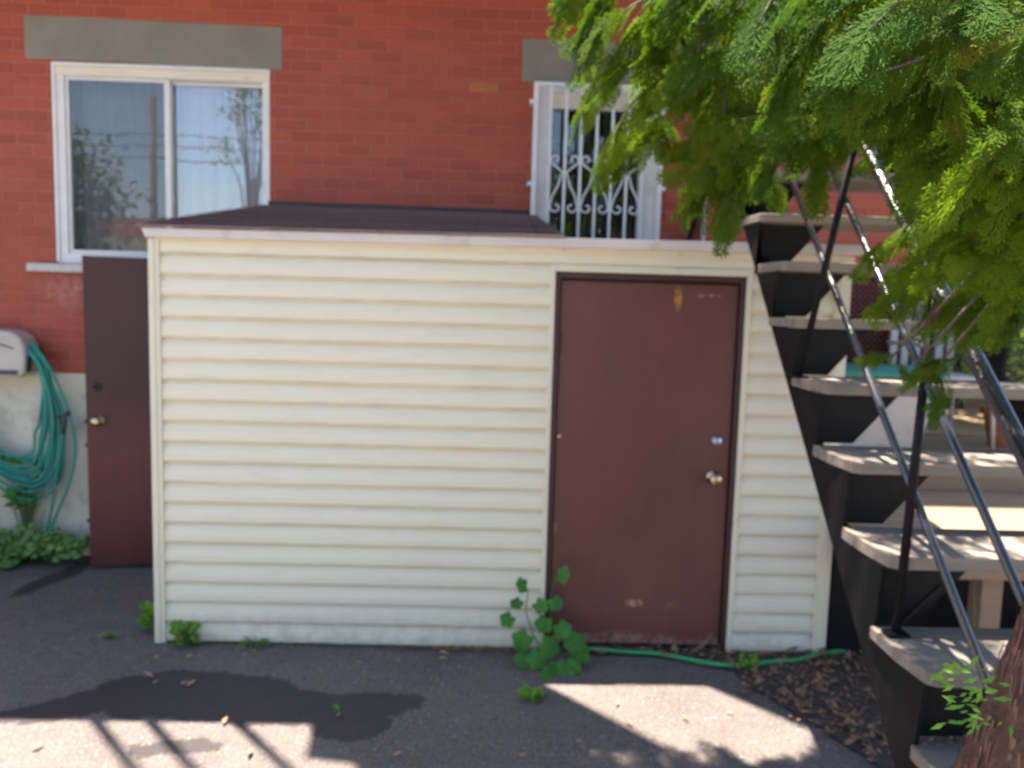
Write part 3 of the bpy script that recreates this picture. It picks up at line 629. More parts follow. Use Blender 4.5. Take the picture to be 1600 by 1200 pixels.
# ------------------------------------------------------------------ foliage builders
def frond(seed, L=.13):
    """flat branching cedar spray in the xy plane, growing along +x"""
    rnd = random.Random(seed); vs = []; fs = []
    def strip(p, d, l, w_, bend=0):
        n = len(vs); px, py = -d[1], d[0]
        m_ = (p[0] + d[0] * l * .55 + px * bend, p[1] + d[1] * l * .55 + py * bend)
        e_ = (p[0] + d[0] * l, p[1] + d[1] * l)
        zz = rnd.uniform(-.003, .003)
        vs.extend([(p[0], p[1], 0), (m_[0] + px * w_, m_[1] + py * w_, zz), (e_[0], e_[1], zz * 2), (m_[0] - px * w_, m_[1] - py * w_, zz)])
        fs.append((n, n + 1, n + 2, n + 3))
    def rot(d, a): c, s = math.cos(a), math.sin(a); return (d[0] * c - d[1] * s, d[0] * s + d[1] * c)
    strip((0, 0), (1, 0), L, .0021)
    K = 9
    for k in range(K):
        t = (k + .6) / K; l1 = L * .34 * (math.sin(math.pi * (t * .78 + .16)) ** .8) * rnd.uniform(.8, 1.15)
        for sg in (-1, 1):
            d = rot((1, 0), sg * R(rnd.uniform(26, 40))); p = (L * t * .93, 0)
            strip(p, d, l1, .0022)
            for j in range(4):
                tt = (j + .7) / 4.3; l2 = l1 * .42 * (1 - tt * .45)
                for s2 in (-1, 1):
                    strip((p[0] + d[0] * l1 * tt, p[1] + d[1] * l1 * tt), rot(d, s2 * R(rnd.uniform(28, 42))), l2, .0020)
    return vs, fs
FR = [frond(s) for s in range(6)]
def put(mb, shape, loc, d, nrm, s, droop=0.):
    d = Vector(d).normalized(); nrm = Vector(nrm); nrm = (nrm - d * nrm.dot(d))
    nrm = nrm.normalized() if nrm.length > 1e-4 else d.orthogonal().normalized(); sd_ = nrm.cross(d)
    vs, fs = shape; n = len(mb.v); ap = mb.v.append; lx, ly, lz = loc
    for x, y, z in vs:
        x *= s; y *= s; z = z * s - droop * x * x * 3
        ap((lx + d.x * x + sd_.x * y + nrm.x * z, ly + d.y * x + sd_.y * y + nrm.y * z, lz + d.z * x + sd_.z * y + nrm.z * z))
    mb.f.extend([tuple(i + n for i in f) for f in fs])
def rv(s=1.): return Vector((random.gauss(0, s), random.gauss(0, s), random.gauss(0, s)))
def cedar_clump(mb, wood, c, root, rad, nf, size=1., droop=.5, hang=.55):
    """a limb from root to the clump centre, with sprays hanging round its outer part"""
    c = Vector(c); root = Vector(root); mid = root.lerp(c, .55) + Vector((0, 0, .10 * (c - root).length))
    if wood is not None:
        pts = []
        for k in range(8): t = k / 7; pts.append(root * (1 - t) ** 2 + mid * 2 * t * (1 - t) + c * t * t)
        wood.tube(pts, [.008 * (1 - .8 * k / 7) + .001 for k in range(8)], 6)
    out = (c - root); out.z = 0; out = out.normalized() if out.length > 1e-3 else Vector((-1, 0, 0))
    nb = max(3, nf // 9)
    for b in range(nb):
        a = c - out * rad * random.uniform(0, .9) + rv(rad * .38)
        dirn = (out * random.uniform(.2, 1) + Vector((random.gauss(0, .5), random.gauss(0, .5), random.uniform(-hang - .5, .2)))).normalized()
        L_ = rad * random.uniform(.55, 1.15); tip = a + dirn * L_ + Vector((0, 0, -.25 * L_))
        if wood is not None and b % 2 == 0: wood.tube([a, a.lerp(tip, .5), tip], [.0035, .0025, .001], 4)
        nrm = (rv(.5) + Vector((0, -.5, .9))).normalized()
        for k in range(9):
            t = (k + random.random() * .6) / 9; p = a.lerp(tip, t); sg = 1 if k % 2 else -1
            side = dirn.cross(nrm).normalized() * sg
            d = dirn * .9 + side * .75 * (1 - t * .6) + Vector((0, 0, -hang * .7)) + rv(.12)
            put(mb, random.choice(FR), p, d, nrm + rv(.25), size * random.uniform(.65, 1.1), droop)

OVAL_ = ([(0, 0, 0), (.5, .14, .02), (1, 0, -.05), (.5, -.14, .02)], [(0, 1, 2, 3)])
# ------------------------------------------------------------------ cedar tree
random.seed(21)
tree = thing('cedar_tree', 'leaning cedar with shaggy red bark and branches hanging over the stairs', 'tree')
m = MB(); K = 26; S = 22
axis = lambda z: Vector((2.10 + .95 * (1 - math.exp(-z / 1.4)), -2.55 + .03 * math.sin(z * 1.3), z))
for k in range(K + 1):
    z = -.02 + 5.6 * (k / K) ** 1.25; c = axis(z); rr = .118 * (1 - z / 7.5) + .075 * math.exp(-z / .16)
    for q in range(S):
        a = 2 * math.pi * q / S; r_ = rr * (1 + .13 * noise.noise(Vector((math.cos(a) * 2.2, math.sin(a) * 2.2, z * .7))) + .05 * math.sin(a * 7 + z * 1.5))
        m.v.append((c.x + r_ * math.cos(a), c.y + r_ * math.sin(a), z))
for k in range(K):
    for q in range(S): a = k * S + q; b = k * S + (q + 1) % S; m.f.append((a, b, b + S, a + S))
m.build('trunk', 'bark', tree, smooth=True)
m = MB()                                      # loose bark strips
for k in range(3200):
    z = random.uniform(0, 1.6); a = random.uniform(0, 2 * math.pi); c = axis(z); rr = .122 * (1 - z / 7.5) + .075 * math.exp(-z / .16)
    o_ = Vector((math.cos(a), math.sin(a), 0)); t_ = Vector((-math.sin(a), math.cos(a), 0)); l = random.uniform(.05, .22); w_ = random.uniform(.001, .0035)
    p = c + o_ * rr * random.uniform(.97, 1.03); q_ = p + Vector((0, 0, -l)) + o_ * random.uniform(.0, .02) + t_ * random.uniform(-.01, .01)
    m.add([p - t_ * w_, p + t_ * w_, q_ + t_ * w_ * .4, q_ - t_ * w_ * .4], [(0, 1, 2, 3)])
m.build('bark_strips', simple('peeling_bark', (.23, .115, .075), (.13, .07, .048), .9, 40, 60, .3), tree)
near = [(1.84, -1.79, 2.43), (1.94, -1.9, 2.35), (2.03, -2.0, 2.38), (2.09, -1.91, 2.28), (1.94, -1.71, 2.32), (2.11, -2.22, 2.25), (2.17, -2.32, 2.27), (2.21, -2.43, 2.16), (2.2, -2.63, 2.14), (2.29, -2.64, 2.12),
        (2.36, -2.65, 2.04), (2.3, -2.54, 2.07), (2.28, -2.03, 2.2), (2.17, -1.93, 2.18), (2.04, -1.82, 2.17), (1.96, -1.72, 2.13), (2.25, -1.89, 2.07), (2.15, -1.79, 2.06), (2.22, -1.8, 1.99), (2.37, -2.45, 2.01),
        (2.48, -2.41, 1.94), (2.57, -2.18, 1.96), (2.60, -2.04, 1.85), (2.61, -2.27, 1.80), (2.6, -2.1, 1.72), (2.46, -2.51, 1.97), (2.54, -2.42, 1.88)]
near += [(2.25, -2.15, 2.32), (2.42, -2.35, 2.22), (2.33, -2.3, 2.3), (2.5, -2.3, 2.1), (2.72, -2.3, 2.0), (2.78, -2.2, 2.2), (2.66, -2.45, 2.2), (2.6, -2.3, 2.35), (2.75, -2.1, 1.85), (2.48, -2.2, 2.3), (2.4, -2.3, 2.4), (2.3, -1.95, 2.5), (2.15, -2.05, 2.5), (2.62, -2.0, 2.1), (2.7, -1.95, 1.95), (2.35, -2.0, 2.1), (2.45, -2.1, 2.15)]
deep = [(2.76, -1.01, 2.4), (2.84, -1.11, 2.49), (3.1, -.93, 2.34), (3.24, -.85, 2.12), (2.55, -1.21, 2.35), (3.29, -.94, 2.23), (2.84, -1.3, 2.51), (3.42, -.97, 1.95), (3.31, -.88, 1.89), (3.3, -1.13, 2.37), (2.75, -1.2, 2.75), (3.1, -1.0, 2.7), (3.5, -.8, 2.5), (3.6, -.9, 2.2), (3.55, -.7, 1.8), (2.5, -1.3, 2.65), (3.3, -1.1, 2.65), (3.7, -.6, 2.6), (3.3, -.4, 2.75), (3.6, -.5, 2.95), (3.0, -.55, 2.85), (3.9, -.3, 2.5), (2.95, -.8, 2.6), (3.2, -.7, 2.5), (3.45, -.6, 2.3), (3.6, -.4, 2.05), (2.7, -.8, 2.85)]
cr = MB(); wd = MB()
for c in near: cedar_clump(cr, wd, (c[0], c[1], c[2] + .085), axis(min(c[2] + .45, 3.2)), .125, 60, .86, hang=.85)
for c in [(2.55, -2.09, 1.62), (2.52, -2.04, 1.63), (2.57, -2.14, 1.62)]: cedar_clump(cr, wd, c, axis(2.2), .05, 9, .4)
sp = MB()
for k in range(60):
    p = Vector((2.45 - .085 * random.random(), -2.60 + rv(.02).y, 1.06 + .11 * random.random()))
    put(sp, OVAL_, p, (-.8 + random.gauss(0, .3), random.gauss(0, .3), random.uniform(-.9, .5)), (rv(.3) + Vector((0, -1, .5))), random.uniform(.014, .030))
sp.build('sprig', 'weed', tree)
for c in deep: cedar_clump(cr, wd, (c[0], c[1], c[2] + .08), axis(c[2] + .6), .19, 36, .9)
cr.build('foliage', 'cedar', tree)
dd = MB()
for c in (near + deep)[::4]:
    put(dd, FR[1], Vector(c) + rv(.06) + Vector((0, .06, .05)), (random.gauss(-.5, .4), random.gauss(0, .4), -.7), (0, -1, .4), random.uniform(.25, .45), .4)
dd.build('dead_sprays', 'bark', tree)
up2 = MB()                                    # upper crown, above the picture
for k in range(150):
    z = random.uniform(2.75, 5.4); a = random.uniform(0, 2 * math.pi); r_ = (1.55 - .30 * (z - 2.8)) * math.sqrt(random.random())
    c = axis(z) + Vector((math.cos(a) * r_ * 1.1 + .30, math.sin(a) * r_ - .15, 0))
    if c.x < 2.5 and k % 5: continue
    if c.y > -1.75 + .146 * (z - 1.07) - .25 and c.x < 2.75: continue
    if c.z < 1.72 + .44 * (c.y + 3.77) + .3 and c.y > -3.4: continue
    cedar_clump(up2, wd if k % 2 else None, c, axis(z + .3), .26, 18, 1.9)
# long unseen limb towards the house, added to shade the sunlit patch's lower edge
for k in range(44):
    c = Vector((random.uniform(1.55, 2.2), random.uniform(-.85, -.52), random.uniform(3.9, 4.1)))
    cedar_clump(up2, wd if k % 3 == 0 else None, c, axis(3.6).lerp(c, .55) + Vector((0, 0, .2)), .14, 18, 1.5, hang=.1)
for k in range(5):  # loose unseen sprays added to shade the right end of the patch
    c = Vector((random.uniform(2.25, 2.62), random.uniform(-.58, -.46), random.uniform(3.9, 4.1)))
    cedar_clump(up2, None, c, c + Vector((.2, -.3, .15)), .12, 16, 1.3, hang=.1)
wd.tube([axis(3.5), (2.3, -1.6, 4.0), (2.1, -1.2, 4.2), (1.8, -.75, 4.1)], [.035, .028, .02, .012], 8)
up2.build('upper_foliage', 'cedar', tree)
wd.build('branches', 'bark_grey', tree, smooth=True)

# ------------------------------------------------------------------ leaves and small plants
def lobed():
    pts = []
    for k in range(30):
        a = -math.pi * .86 + 2 * math.pi * .86 * k / 29
        r_ = .70 + .20 * abs(math.cos(a * 2.5)) ** 1.2 + .03 * math.cos(a * 15)
        pts.append((.42 + r_ * math.cos(a) * .72, r_ * math.sin(a) * .72, -.10 * (abs(math.sin(a)) ** 1.5)))
    return [(0.03, 0, 0), (.42, 0, .03)] + pts, [(1, 2 + k, 3 + k) for k in range(29)] + [(1, 31, 0), (1, 0, 2)]
LOBED = lobed()
OVAL = ([(0, 0, 0), (.25, .2, .02), (.6, .22, .0), (1, 0, -.08), (.6, -.22, .0), (.25, -.2, .02), (.5, 0, .05)], [(0, 6, 1), (1, 6, 2), (2, 6, 3), (3, 6, 4), (4, 6, 5), (5, 6, 0)])
def seedling(base, n, h, spread, size, shape, mat, name, label, cat, group=None, up=.7, lean=(0, 0)):
    t = thing(name, label, cat, group, loc=base); lf = MB(); sm = MB(); base = Vector((0, 0, 0))
    for k in range(n):
        a = random.uniform(0, 2 * math.pi); r_ = spread * math.sqrt(random.random()); z = h * random.uniform(.25, 1)
        p = base + Vector((math.cos(a) * r_ + lean[0] * z, math.sin(a) * r_ * .6 + lean[1] * z - .01, z))
        sm.tube([base, base.lerp(p, .6) + Vector((0, 0, .1 * h)), p], [.002, .0017, .001], 5)
        put(lf, shape, p, (math.cos(a), math.sin(a) - .5, random.uniform(-.4, .3)), (random.gauss(0, .35), -.7, up), size * random.uniform(.7, 1.2))
    lf.build('leaves', mat, t); sm.build('stems', 'stem', t); return t
# vine-like maple shoot at the door
random.seed(5)
vt = thing('maple_seedling', 'leafy green shoot with lobed leaves growing at the shed door corner', 'plant', loc=(1.90, -.06, -.01)); lf = MB(); sm = MB()
stems = [[(0, 0, 0), (.03, -.03, .16), (.02, -.03, .30), (.05, -.02, .42)], [(0, 0, 0), (-.06, -.05, .12), (-.10, -.05, .24), (-.09, -.04, .34)], [(0, 0, 0), (.08, -.08, .10), (.13, -.10, .16)], [(0, 0, 0), (-.02, -.15, .04), (-.01, -.22, .07)]]
for s_ in stems: sm.tube(s_, [.004, .0035, .003, .002][:len(s_)], 6)
for (x, y, z, s_, dx, dz) in [(.055, -.05, .425, .085, .5, .15), (-.10, -.06, .37, .075, -.6, .2), (-.13, -.07, .30, .065, -.5, -.3), (-.17, -.07, .22, .075, -.8, -.5), (-.05, -.07, .29, .075, .5, -.4), (.03, -.07, .31, .07, .4, -.6),
                              (.0, -.09, .22, .085, -.2, -.6), (.06, -.09, .19, .09, .6, -.4), (-.09, -.12, .15, .10, -.7, -.5), (.02, -.13, .14, .11, .1, -.8), (.11, -.12, .13, .105, .8, -.4), (.14, -.14, .08, .09, .9, -.5), (-.03, -.16, .08, .10, -.3, -.7),
                              (-.09, -.15, .06, .085, -.8, -.5), (.05, -.20, .05, .10, .2, -.6), (.10, -.2, .04, .08, .6, -.3), (.015, -.24, .035, .09, 0, -.5)]:
    put(lf, LOBED, (x, y, z), (dx + random.gauss(0, .15), -.35, dz), (random.gauss(0, .25), -.9, .55), s_ * .86)
lf.build('leaves', 'vine', vt); sm.build('stems', 'stem', vt)
seedling((-.10, .13, -.01), 80, .14, .085, .032, LOBED, 'weed', 'weed', 'lush weed tuft behind the left bottom corner of the shed', 'weed', 'weeds round the shed')
seedling((.115, -.05, -.01), 60, .12, .055, .026, LOBED, 'weed', 'weed', 'bright weed at the left end of the shed siding', 'weed', 'weeds round the shed')
seedling((.45, -.045, -.01), 40, .045, .07, .018, OVAL, 'weed', 'weed', 'small flat weed along the bottom of the shed siding', 'weed', 'weeds round the shed')
seedling((-.30, .03, -.01), 26, .03, .045, .016, OVAL, 'weed', 'weed', 'tiny weed alone on the asphalt left of the shed corner', 'weed', 'weeds round the shed')
seedling((1.82, -.50, -.01), 9, .04, .03, .05, LOBED, 'weed', 'weed', 'two-leaved sprout on the asphalt below the leafy shoot', 'weed', 'weeds round the shed')
seedling((2.88, -.22, -.01), 40, .10, .03, .03, OVAL, 'weed', 'weed', 'thin grassy weed beside the green hose at the right of the brown door', 'weed', 'weeds round the shed', up=.2)
seedling((.66, -.05, -.01), 5, .02, .02, .02, OVAL, 'weed', 'weed', 'tiniest weed sprout under the middle of the siding', 'weed', 'weeds round the shed')
seedling((1.00, -.62, -.01), 3, .015, .015, .03, OVAL, 'weed', 'weed', 'single small green leaf in the damp patch', 'weed', 'weeds round the shed')

# ground cover and leafy plant under the hose
random.seed(9); m = MB()
for k in range(1500):
    x = random.uniform(-2.6, -.98); yb = 1.24 - .12 * random.random() - max(0, (-1.25 - x)) * .10 * random.random() - .18 * random.random(); 
    hgt = .05 + .15 * max(0, 1 - abs(x + 1.35) / .8) * random.random() + .05 * random.random()
    put(m, LOBED if k % 3 else OVAL, (x, yb, hgt), (random.gauss(0, 1), random.uniform(-1, .2), random.uniform(-.4, .3)), (random.gauss(0, .4), -.5, .9), random.uniform(.022, .042))
for k in range(500):
    x = random.uniform(-1.75, -1.12); y = random.uniform(.95, 1.2)
    if y < 1.1 and x > -1.35: continue
    put(m, LOBED, (x, y, random.uniform(.02, .10)), (random.gauss(0, 1), random.uniform(-1, .2), random.uniform(-.3, .3)), (random.gauss(0, .4), -.4, .9), random.uniform(.03, .055))
tag(m.build('ground_cover', 'cover'), 'low pale green ground cover along the foundation under the coiled hose', 'ground cover', kind='stuff')
bp_ = thing('leafy_plant', 'dark broad leaved plant behind the coiled teal hose', 'plant', loc=(-1.42, 1.2, 0)); lf = MB(); sm = MB()
for k in range(26):
    p = Vector((random.uniform(-.14, .13), random.uniform(-.05, .04), random.uniform(.32, .66))); sm.tube([(0, 0, 0), p * .6 + Vector((0, 0, .05)), p], .003, 5)
    put(lf, OVAL, p, (random.gauss(0, 1), -.5, random.uniform(-.3, .5)), (random.gauss(0, .3), -.8, .6), random.uniform(.08, .13))
lf.build('leaves', 'vine', bp_); sm.build('stems', 'stem', bp_)
seedling((-1.60, 1.10, 0), 8, .95, .05, .06, OVAL, 'vine', 'staked_plant', 'slim plant at the left edge of the picture beside a grey stake', 'plant')

# ------------------------------------------------------------------ hose reel, coiled hose, green hose, chair
rl = thing('hose_reel', 'taupe plastic hose reel cover mounted on the wall at the left', 'hose reel')
poly = [(-1.86, 1.185), (-1.355, 1.185), (-1.315, 1.21), (-1.305, 1.30), (-1.31, 1.39), (-1.335, 1.445), (-1.40, 1.478), (-1.50, 1.485), (-1.86, 1.487)]
MB().prism([(x - .03, z) for x, z in poly], 1.10, WY - .025, 'y').build('cover', 'reel', rl, bevel=.018)
MB().prism([(-1.84, 1.205), (-1.385, 1.205), (-1.375, 1.235), (-1.84, 1.235)], 1.092, 1.101, 'y').build('groove', 'reel_dark', rl, bevel=.004)
MB().prism([(-1.84, 1.405), (-1.50, 1.405), (-1.40, 1.375), (-1.40, 1.367), (-1.50, 1.395), (-1.84, 1.395)], 1.094, 1.101, 'y').build('groove', 'reel_dark', rl)
MB().box(-1.343, -1.331, 1.12, 1.17, 1.22, 1.32).build('latch', 'reel_dark', rl, bevel=.004)
hs = MB(); random.seed(3)
def bez(P, n=22):
    P = [Vector(p) for p in P]; out = []
    Q = [P[0] * 2 - P[1]] + P + [P[-1] * 2 - P[-2]]
    for i in range(1, len(Q) - 2):
        for k in range(n // 2):
            t = k / (n // 2); a, b, c, d = Q[i - 1], Q[i], Q[i + 1], Q[i + 2]
            out.append(.5 * ((2 * b) + (c - a) * t + (2 * a - 5 * b + 4 * c - d) * t * t + (3 * b - a - 3 * c + d) * t ** 3))
    out.append(P[-1]); return out
for k in range(13):
    j = lambda s: random.uniform(-s, s); low = .36 + .022 * k + j(.02); xr = -1.145 - .011 * k + j(.02); y = 1.19 - .011 * (k % 5)
    hs.tube(bez([(-1.335 + j(.008), y, 1.40 - .012 * (k % 6)), (-1.25 + j(.015), y - .01, 1.22 + j(.03)), (xr + j(.01), y - .02, .93 + j(.03)), (xr - .03, y - .02, low + .20), (-1.33 + j(.03), y - .03, low + .06 + j(.02)), (-1.50, y - .02, low + .09 + j(.03)), (-1.72 + j(.02), y, low + .25), (-1.80, y, .9), (-1.72, y, 1.2)]), .0095, 8)
hs.tube(bez([(-1.33, 1.16, 1.42), (-1.21, 1.15, 1.25), (-1.10, 1.14, .98), (-1.055, 1.13, .74), (-1.10, 1.12, .50), (-1.19, 1.12, .28), (-1.26, 1.15, .12)]), .0095, 8)
hs.tube(bez([(-1.135, 1.15, .83), (-1.16, 1.14, .68), (-1.185, 1.14, .52), (-1.22, 1.15, .36), (-1.28, 1.16, .12)]), .009, 8)
ho = hs.build('garden_hose', 'hose_teal', smooth=True); tag(ho, 'coiled teal garden hose hanging from the taupe reel', 'garden hose')
m = MB().tube([(-1.135, 1.15, .83), (-1.130, 1.145, .87), (-1.118, 1.14, .92), (-1.115, 1.135, .955)], [.012, .017, .016, .013], 10)
m.tube([(-1.118, 1.14, .93), (-1.15, 1.13, .95), (-1.165, 1.13, .93)], .007, 6); m.tube([(-1.115, 1.135, .955), (-1.085, 1.12, .97)], [.013, .017], 10)
nzl = m.build('spray_nozzle', 'reel_dark', ho, smooth=True)
m = MB().tube(bez([(2.02, -.03, .0), (2.12, -.05, .012), (2.30, -.075, .012), (2.47, -.09, .012), (2.62, -.15, .012), (2.76, -.20, .012), (2.90, -.19, .012), (3.02, -.15, .008), (3.15, -.12, .004), (3.3, -.06, .012), (3.5, .0, .01), (3.8, .05, .01)]), .0105, 10)
tag(m.build('garden_hose', 'hose_green', smooth=True), 'bright green hose lying along the foot of the brown shed door', 'garden hose')
ch = thing('folding_chair', 'black framed chair leg standing at the left edge of the picture', 'chair')
for (a, b) in (((-1.64, .94, .62), (-1.50, 1.10, .0)), ((-1.74, .80, .62), (-1.62, .70, .0)), ((-2.15, 1.02, .62), (-2.25, 1.19, .0)), ((-2.15, .8, .62), (-2.25, .7, .0))):
    l = MB().bar(a, b, .028, .018).build('leg', 'reel_dark', ch); MB().bar(Vector(b) + Vector((0, 0, .03)), Vector(b) + Vector((.008, 0, .0)), .034, .026).build('foot', 'white', l)
MB().box(-2.16, -1.70, .78, 1.22 - .15, .60, .64).build('seat', 'reel_dark', ch, bevel=.015)
MB().box(-2.16, -1.74, 1.06, 1.09, .66, .95).build('backrest', 'reel_dark', ch, bevel=.01)
MB().tube([(-1.60, 1.17, 0), (-1.60, 1.20, .98)], .007, 8).build('plant_stake', 'reel', smooth=True)
tag(bpy.data.objects['plant_stake'], 'thin grey stake beside the slim plant at the left edge', 'stake')

# ------------------------------------------------------------------ soil, leaf litter, fallen scraps
random.seed(12)
edge = [(1.93, .02), (1.98, -.035), (2.35, -.07), (2.66, -.10), (2.80, -.22), (2.86, -.42), (2.95, -.58), (3.03, -.74), (3.10, -.90), (3.16, -1.05), (3.2, -1.5), (4.9, -1.5), (4.9, 1.28), (3.345, 1.28), (3.345, .02)]
pts = []
for i in range(len(edge)):
    a, b = Vector((*edge[i], 0)), Vector((*edge[(i + 1) % len(edge)], 0)); n = max(1, int((b - a).length / .05))
    for k in range(n): p = a.lerp(b, k / n); pts.append((p.x + .018 * noise.noise(p * 14), p.y + .018 * noise.noise(p * 14 + Vector((5, 5, 5))), .0))
tag(MB().add(pts, [tuple(range(len(pts)))]).build('soil', 'soil'), kind='structure')
def inside(x, y):
    c = False; n = len(edge)
    for i in range(n):
        x1_, y1_ = edge[i]; x2_, y2_ = edge[(i + 1) % n]
        if (y1_ > y) != (y2_ > y) and x < (x2_ - x1_) * (y - y1_) / (y2_ - y1_) + x1_: c = not c
    return c
CHIP = ([(0, 0, 0), (.3, .22, .12), (.75, .16, .05), (1, 0, .16), (.7, -.2, .1), (.25, -.18, 0)], [(0, 1, 2, 3, 4, 5)])
m = MB(); cnt = 0
while cnt < 5200:
    x, y = random.uniform(1.95, 4.6), random.uniform(-1.4, .9)
    ok = inside(x, y) or (random.random() < .35 and inside(x + random.uniform(0, .10), y + random.uniform(-.02, .08)))
    if not ok: continue
    cnt += 1
    put(m, CHIP, (x, y, random.uniform(.0, .018)), (random.gauss(0, 1), random.gauss(0, 1), random.gauss(0, .25)), (random.gauss(0, .35), random.gauss(0, .35), 1), min(.075, random.lognormvariate(-3.65, .5)))
for k in range(420):
    x = random.choice([random.uniform(.1, 1.9), random.uniform(1.1, 1.9), random.uniform(1.3, 1.75)])
    put(m, CHIP, (x, -.03 - abs(random.gauss(0, .022)), .0), (random.gauss(0, 1), random.gauss(0, 1), random.gauss(0, .2)), (random.gauss(0, .3), random.gauss(0, .3), 1), random.uniform(.006, .028))
tag(m.build('leaf_litter', 'chips'), 'brown leaf litter and mulch beside the foot of the stairs', 'leaf litter', kind='stuff')
sc_proto = None
spots = [(.02, -.21, .03, 'curled dry leaf scrap near the shed corner'), (.17, -.20, .035, 'dry scrap beside the upper edge of the damp patch'), (.10, -.40, .05, 'largest dry twig scrap in the left of the damp patch'), (.14, -.43, .035, 'dry scrap touching the largest twig scrap'),
         (.28, -.47, .045, 'curved dry leaf in the middle of the damp patch'), (.25, -.46, .03, 'short dry scrap beside the curved leaf'), (.55, -.78, .05, 'orange dry leaf at the sunlit edge of the damp patch'), (.72, -.95, .055, 'pale dry leaf lying in full sun'),
         (-.10, -.98, .05, 'dry leaf near the shadow of the first baluster'), (1.00, -.68, .035, 'dry leaf in the right lobe of the damp patch'), (.48, -.10, .035, 'dry leaf right of the small flat weed'), (.43, -.17, .025, 'tiny dry scrap in front of the siding'),
         (1.02, -.22, .03, 'dry bit on the asphalt under the siding'), (1.20, -.20, .03, 'second dry bit further right under the siding'), (1.43, -.12, .055, 'rusty dry leaf closest to the siding bottom'), (1.38, -.16, .04, 'dry leaf next to the rusty leaf'),
         (1.27, -.98, .035, 'dry leaf at the bottom edge between the sunlit patches'), (1.75, -.97, .03, 'dry bit below the leafy shoot'), (1.98, -.86, .03, 'pale bit left of the sunlit patch'), (2.02, -.92, .025, 'tiny bit left of the sunlit patch tip'),
         (2.19, -.58, .04, 'bright scrap in the left of the sunlit patch'), (2.23, -.74, .04, 'bright scrap at the lower left of the sunlit patch'), (2.48, -.69, .035, 'bright scrap in the middle of the sunlit patch'), (2.66, -.62, .03, 'bright scrap near the right of the sunlit patch')]
random.seed(31)
for k, (x, y, s_, lab) in enumerate(spots):
    if sc_proto is None:
        mm = MB(); put(mm, CHIP, (0, 0, .004), (1, .1, 0), (0, 0, 1), 1.); o = mm.build('fallen_leaf', 'dead'); sc_proto = o
        sm_ = o.modifiers.new('solid', 'SOLIDIFY'); sm_.thickness = .06
    else: o = sc_proto.copy(); COL.objects.link(o)
    o.location = (x, y, .0); o.scale = (s_, s_ * .8, s_); o.rotation_euler = (0, 0, random.uniform(0, 6.28))
    tag(o, lab, 'fallen leaf', 'dry leaf scraps on the asphalt')

# ------------------------------------------------------------------ planting beyond the deck
def leaf_mass(name, label, cat, c, rad, n, size, mat, trunk_h=None, trunk_r=.05, group=None, clumps=14, seed=1, bark='bark_grey', base=-.02):
    rnd = random.Random(seed); t = thing(name, label, cat, group, loc=(c[0], c[1], 0)); m = MB(); wd_ = MB()
    zc = c[2]; cs = []
    for k in range(clumps):
        v = Vector((rnd.gauss(0, 1), rnd.gauss(0, 1), rnd.gauss(0, 1))).normalized() * rnd.uniform(.35, .95)
        cs.append(Vector((v.x * rad[0], v.y * rad[1], zc + v.z * rad[2])))
    for cc in cs: wd_.tube([(0, 0, max(.02, zc - rad[2] * 1.1)), (cc.x * .4, cc.y * .4, (zc - rad[2] * .8 + cc.z) / 2), cc], [trunk_r * .6, trunk_r * .35, .008], 6)
    for k in range(n):
        cc = rnd.choice(cs); rr = min(rad) * .45
        p = cc + Vector((rnd.gauss(0, rr * .6), rnd.gauss(0, rr * .6), rnd.gauss(0, rr * .5)))
        put(m, OVAL, p, (rnd.gauss(0, 1), rnd.gauss(0, 1), rnd.gauss(-.3, .6)), (rnd.gauss(0, .5), rnd.gauss(0, .5), 1), size * rnd.uniform(.6, 1.3))
    wd_.tube([(0, 0, base), (.02, 0, max(zc * .5, base + .05)), (0, 0, zc - rad[2] * .4)], [trunk_r * 1.3, trunk_r, trunk_r * .7], 10)
    m.build('crown', mat, t); wd_.build('trunk', bark, t, smooth=True); return t
leaf_mass('shrub', 'pale variegated shrub growing from the terracotta pot on the deck', 'shrub', (4.86, 1.0, 1.62), (.40, .32, .40), 1900, .045, 'palebush', trunk_r=.012, clumps=20, seed=4, base=1.15)
leaf_mass('shrub', 'green bush in the sun beyond the far edge of the deck', 'shrub', (5.7, 1.9, 1.6), (.6, .5, .8), 2600, .07, 'weed', trunk_r=.02, clumps=22, seed=14)
leaf_mass('hedge_tree', 'dark leafy tree closing the view behind the platform', 'tree', (5.9, 3.6, 2.9), (1.6, .9, 2.7), 7500, .12, 'tree_leaf', clumps=34, seed=5, group='trees beyond the deck')
leaf_mass('hedge_tree', 'second dark tree standing further right and back', 'tree', (8.0, 4.4, 3.4), (2.1, 1.2, 3.2), 7500, .15, 'tree_leaf', clumps=30, seed=6, group='trees beyond the deck')
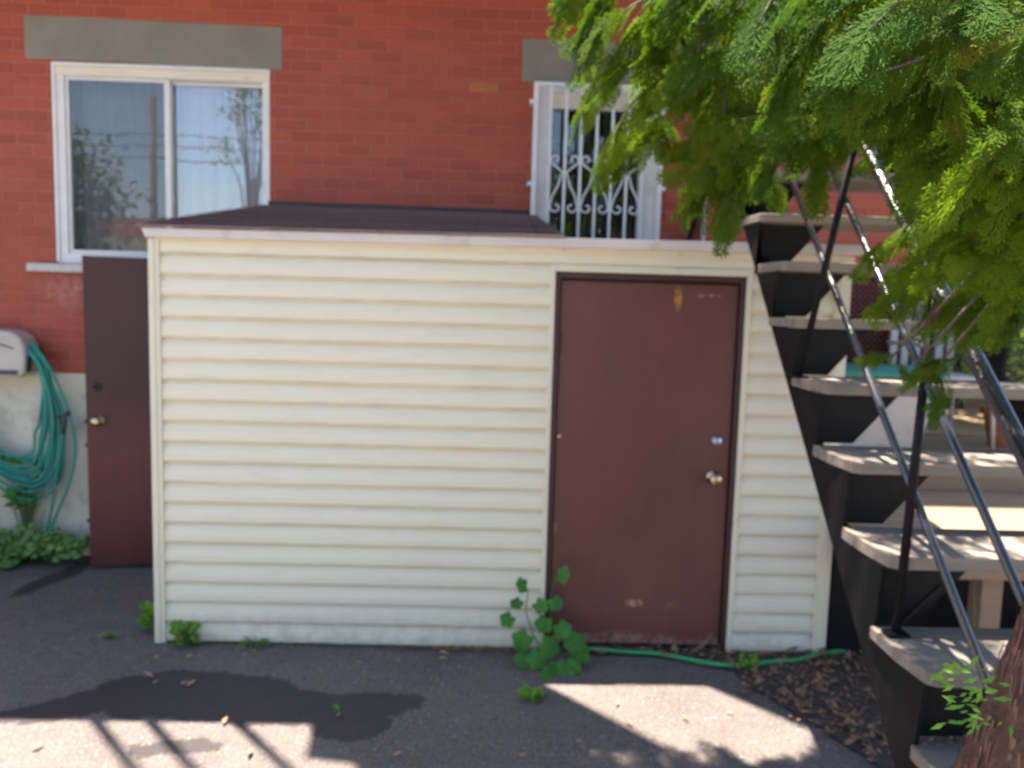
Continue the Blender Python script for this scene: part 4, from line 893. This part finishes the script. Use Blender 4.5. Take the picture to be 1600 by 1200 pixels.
# neighbouring fence behind the platform
fc = thing('board_fence', 'dark brown board fence hidden behind the trees at the far right', 'fence')
for k in range(46): MB().box(4.4 + k * .15, 4.4 + k * .15 + .142, 5.4, 5.42, 0, 1.9).build('board', 'deck', fc)

# ------------------------------------------------------------------ the alley behind the photographer, mirrored in the panes
ga = thing('garage_building', 'tan garage with red fascia across the alley, mirrored in the left window', 'garage')
MB().box(-19, 1.5, -23, -17.5, 0, 3.5).build('wall', 'trim_cream', ga); MB().box(-19.2, 1.7, -23.2, -17.3, 3.5, 4.1).build('roof', simple('red_fascia', (.40, .10, .06), (.33, .08, .05), .6), ga)
for gx_ in (-15.5, -11.5, -7.5, -3.5): MB().box(gx_ - 1.3, gx_ + 1.3, -17.5, -17.46, 0, 2.4).build('garage_door', 'white', ga)
po = MB().tube([(-6.75, -12.4, 0), (-6.6, -12.4, 6.4)], [.12, .075], 10).build('utility_pole', 'bark_grey', smooth=True); tag(po, 'wooden utility pole mirrored in the left pane', 'utility pole')
for k, z in enumerate((4.75, 5.05, 5.3)):
    o = MB().tube([(-26, -12.4 + .2 * k, z + .5), (-14, -12.4, z + .05), (-6.6, -12.4, z + .25), (2, -12.4, z), (16, -12.4, z + .5)], .014, 6).build('overhead_wire', 'iron'); tag(o, ['lowest', 'middle', 'topmost'][k] + ' overhead wire mirrored in the window panes', 'wire', 'overhead wires')
leaf_mass('yard_tree', 'bushy tree mirrored in the left edge of the big window', 'tree', (-8.0, -10.2, 3.5), (1.35, 1.2, 2.7), 6500, .17, 'tree_leaf', clumps=26, seed=8, group='trees across the yard', trunk_r=.12)
leaf_mass('yard_tree', 'thin young tree mirrored in the right pane', 'tree', (-2.2, -5.6, 4.3), (.55, .5, 1.9), 1000, .09, 'tree_leaf', clumps=16, seed=9, group='trees across the yard', trunk_r=.035)
leaf_mass('yard_tree', 'broad tree behind the photographer mirrored in the barred window', 'tree', (2.5, -13.5, 3.6), (2.4, 1.6, 2.2), 3800, .2, 'tree_leaf', clumps=28, seed=10, group='trees across the yard', trunk_r=.14)
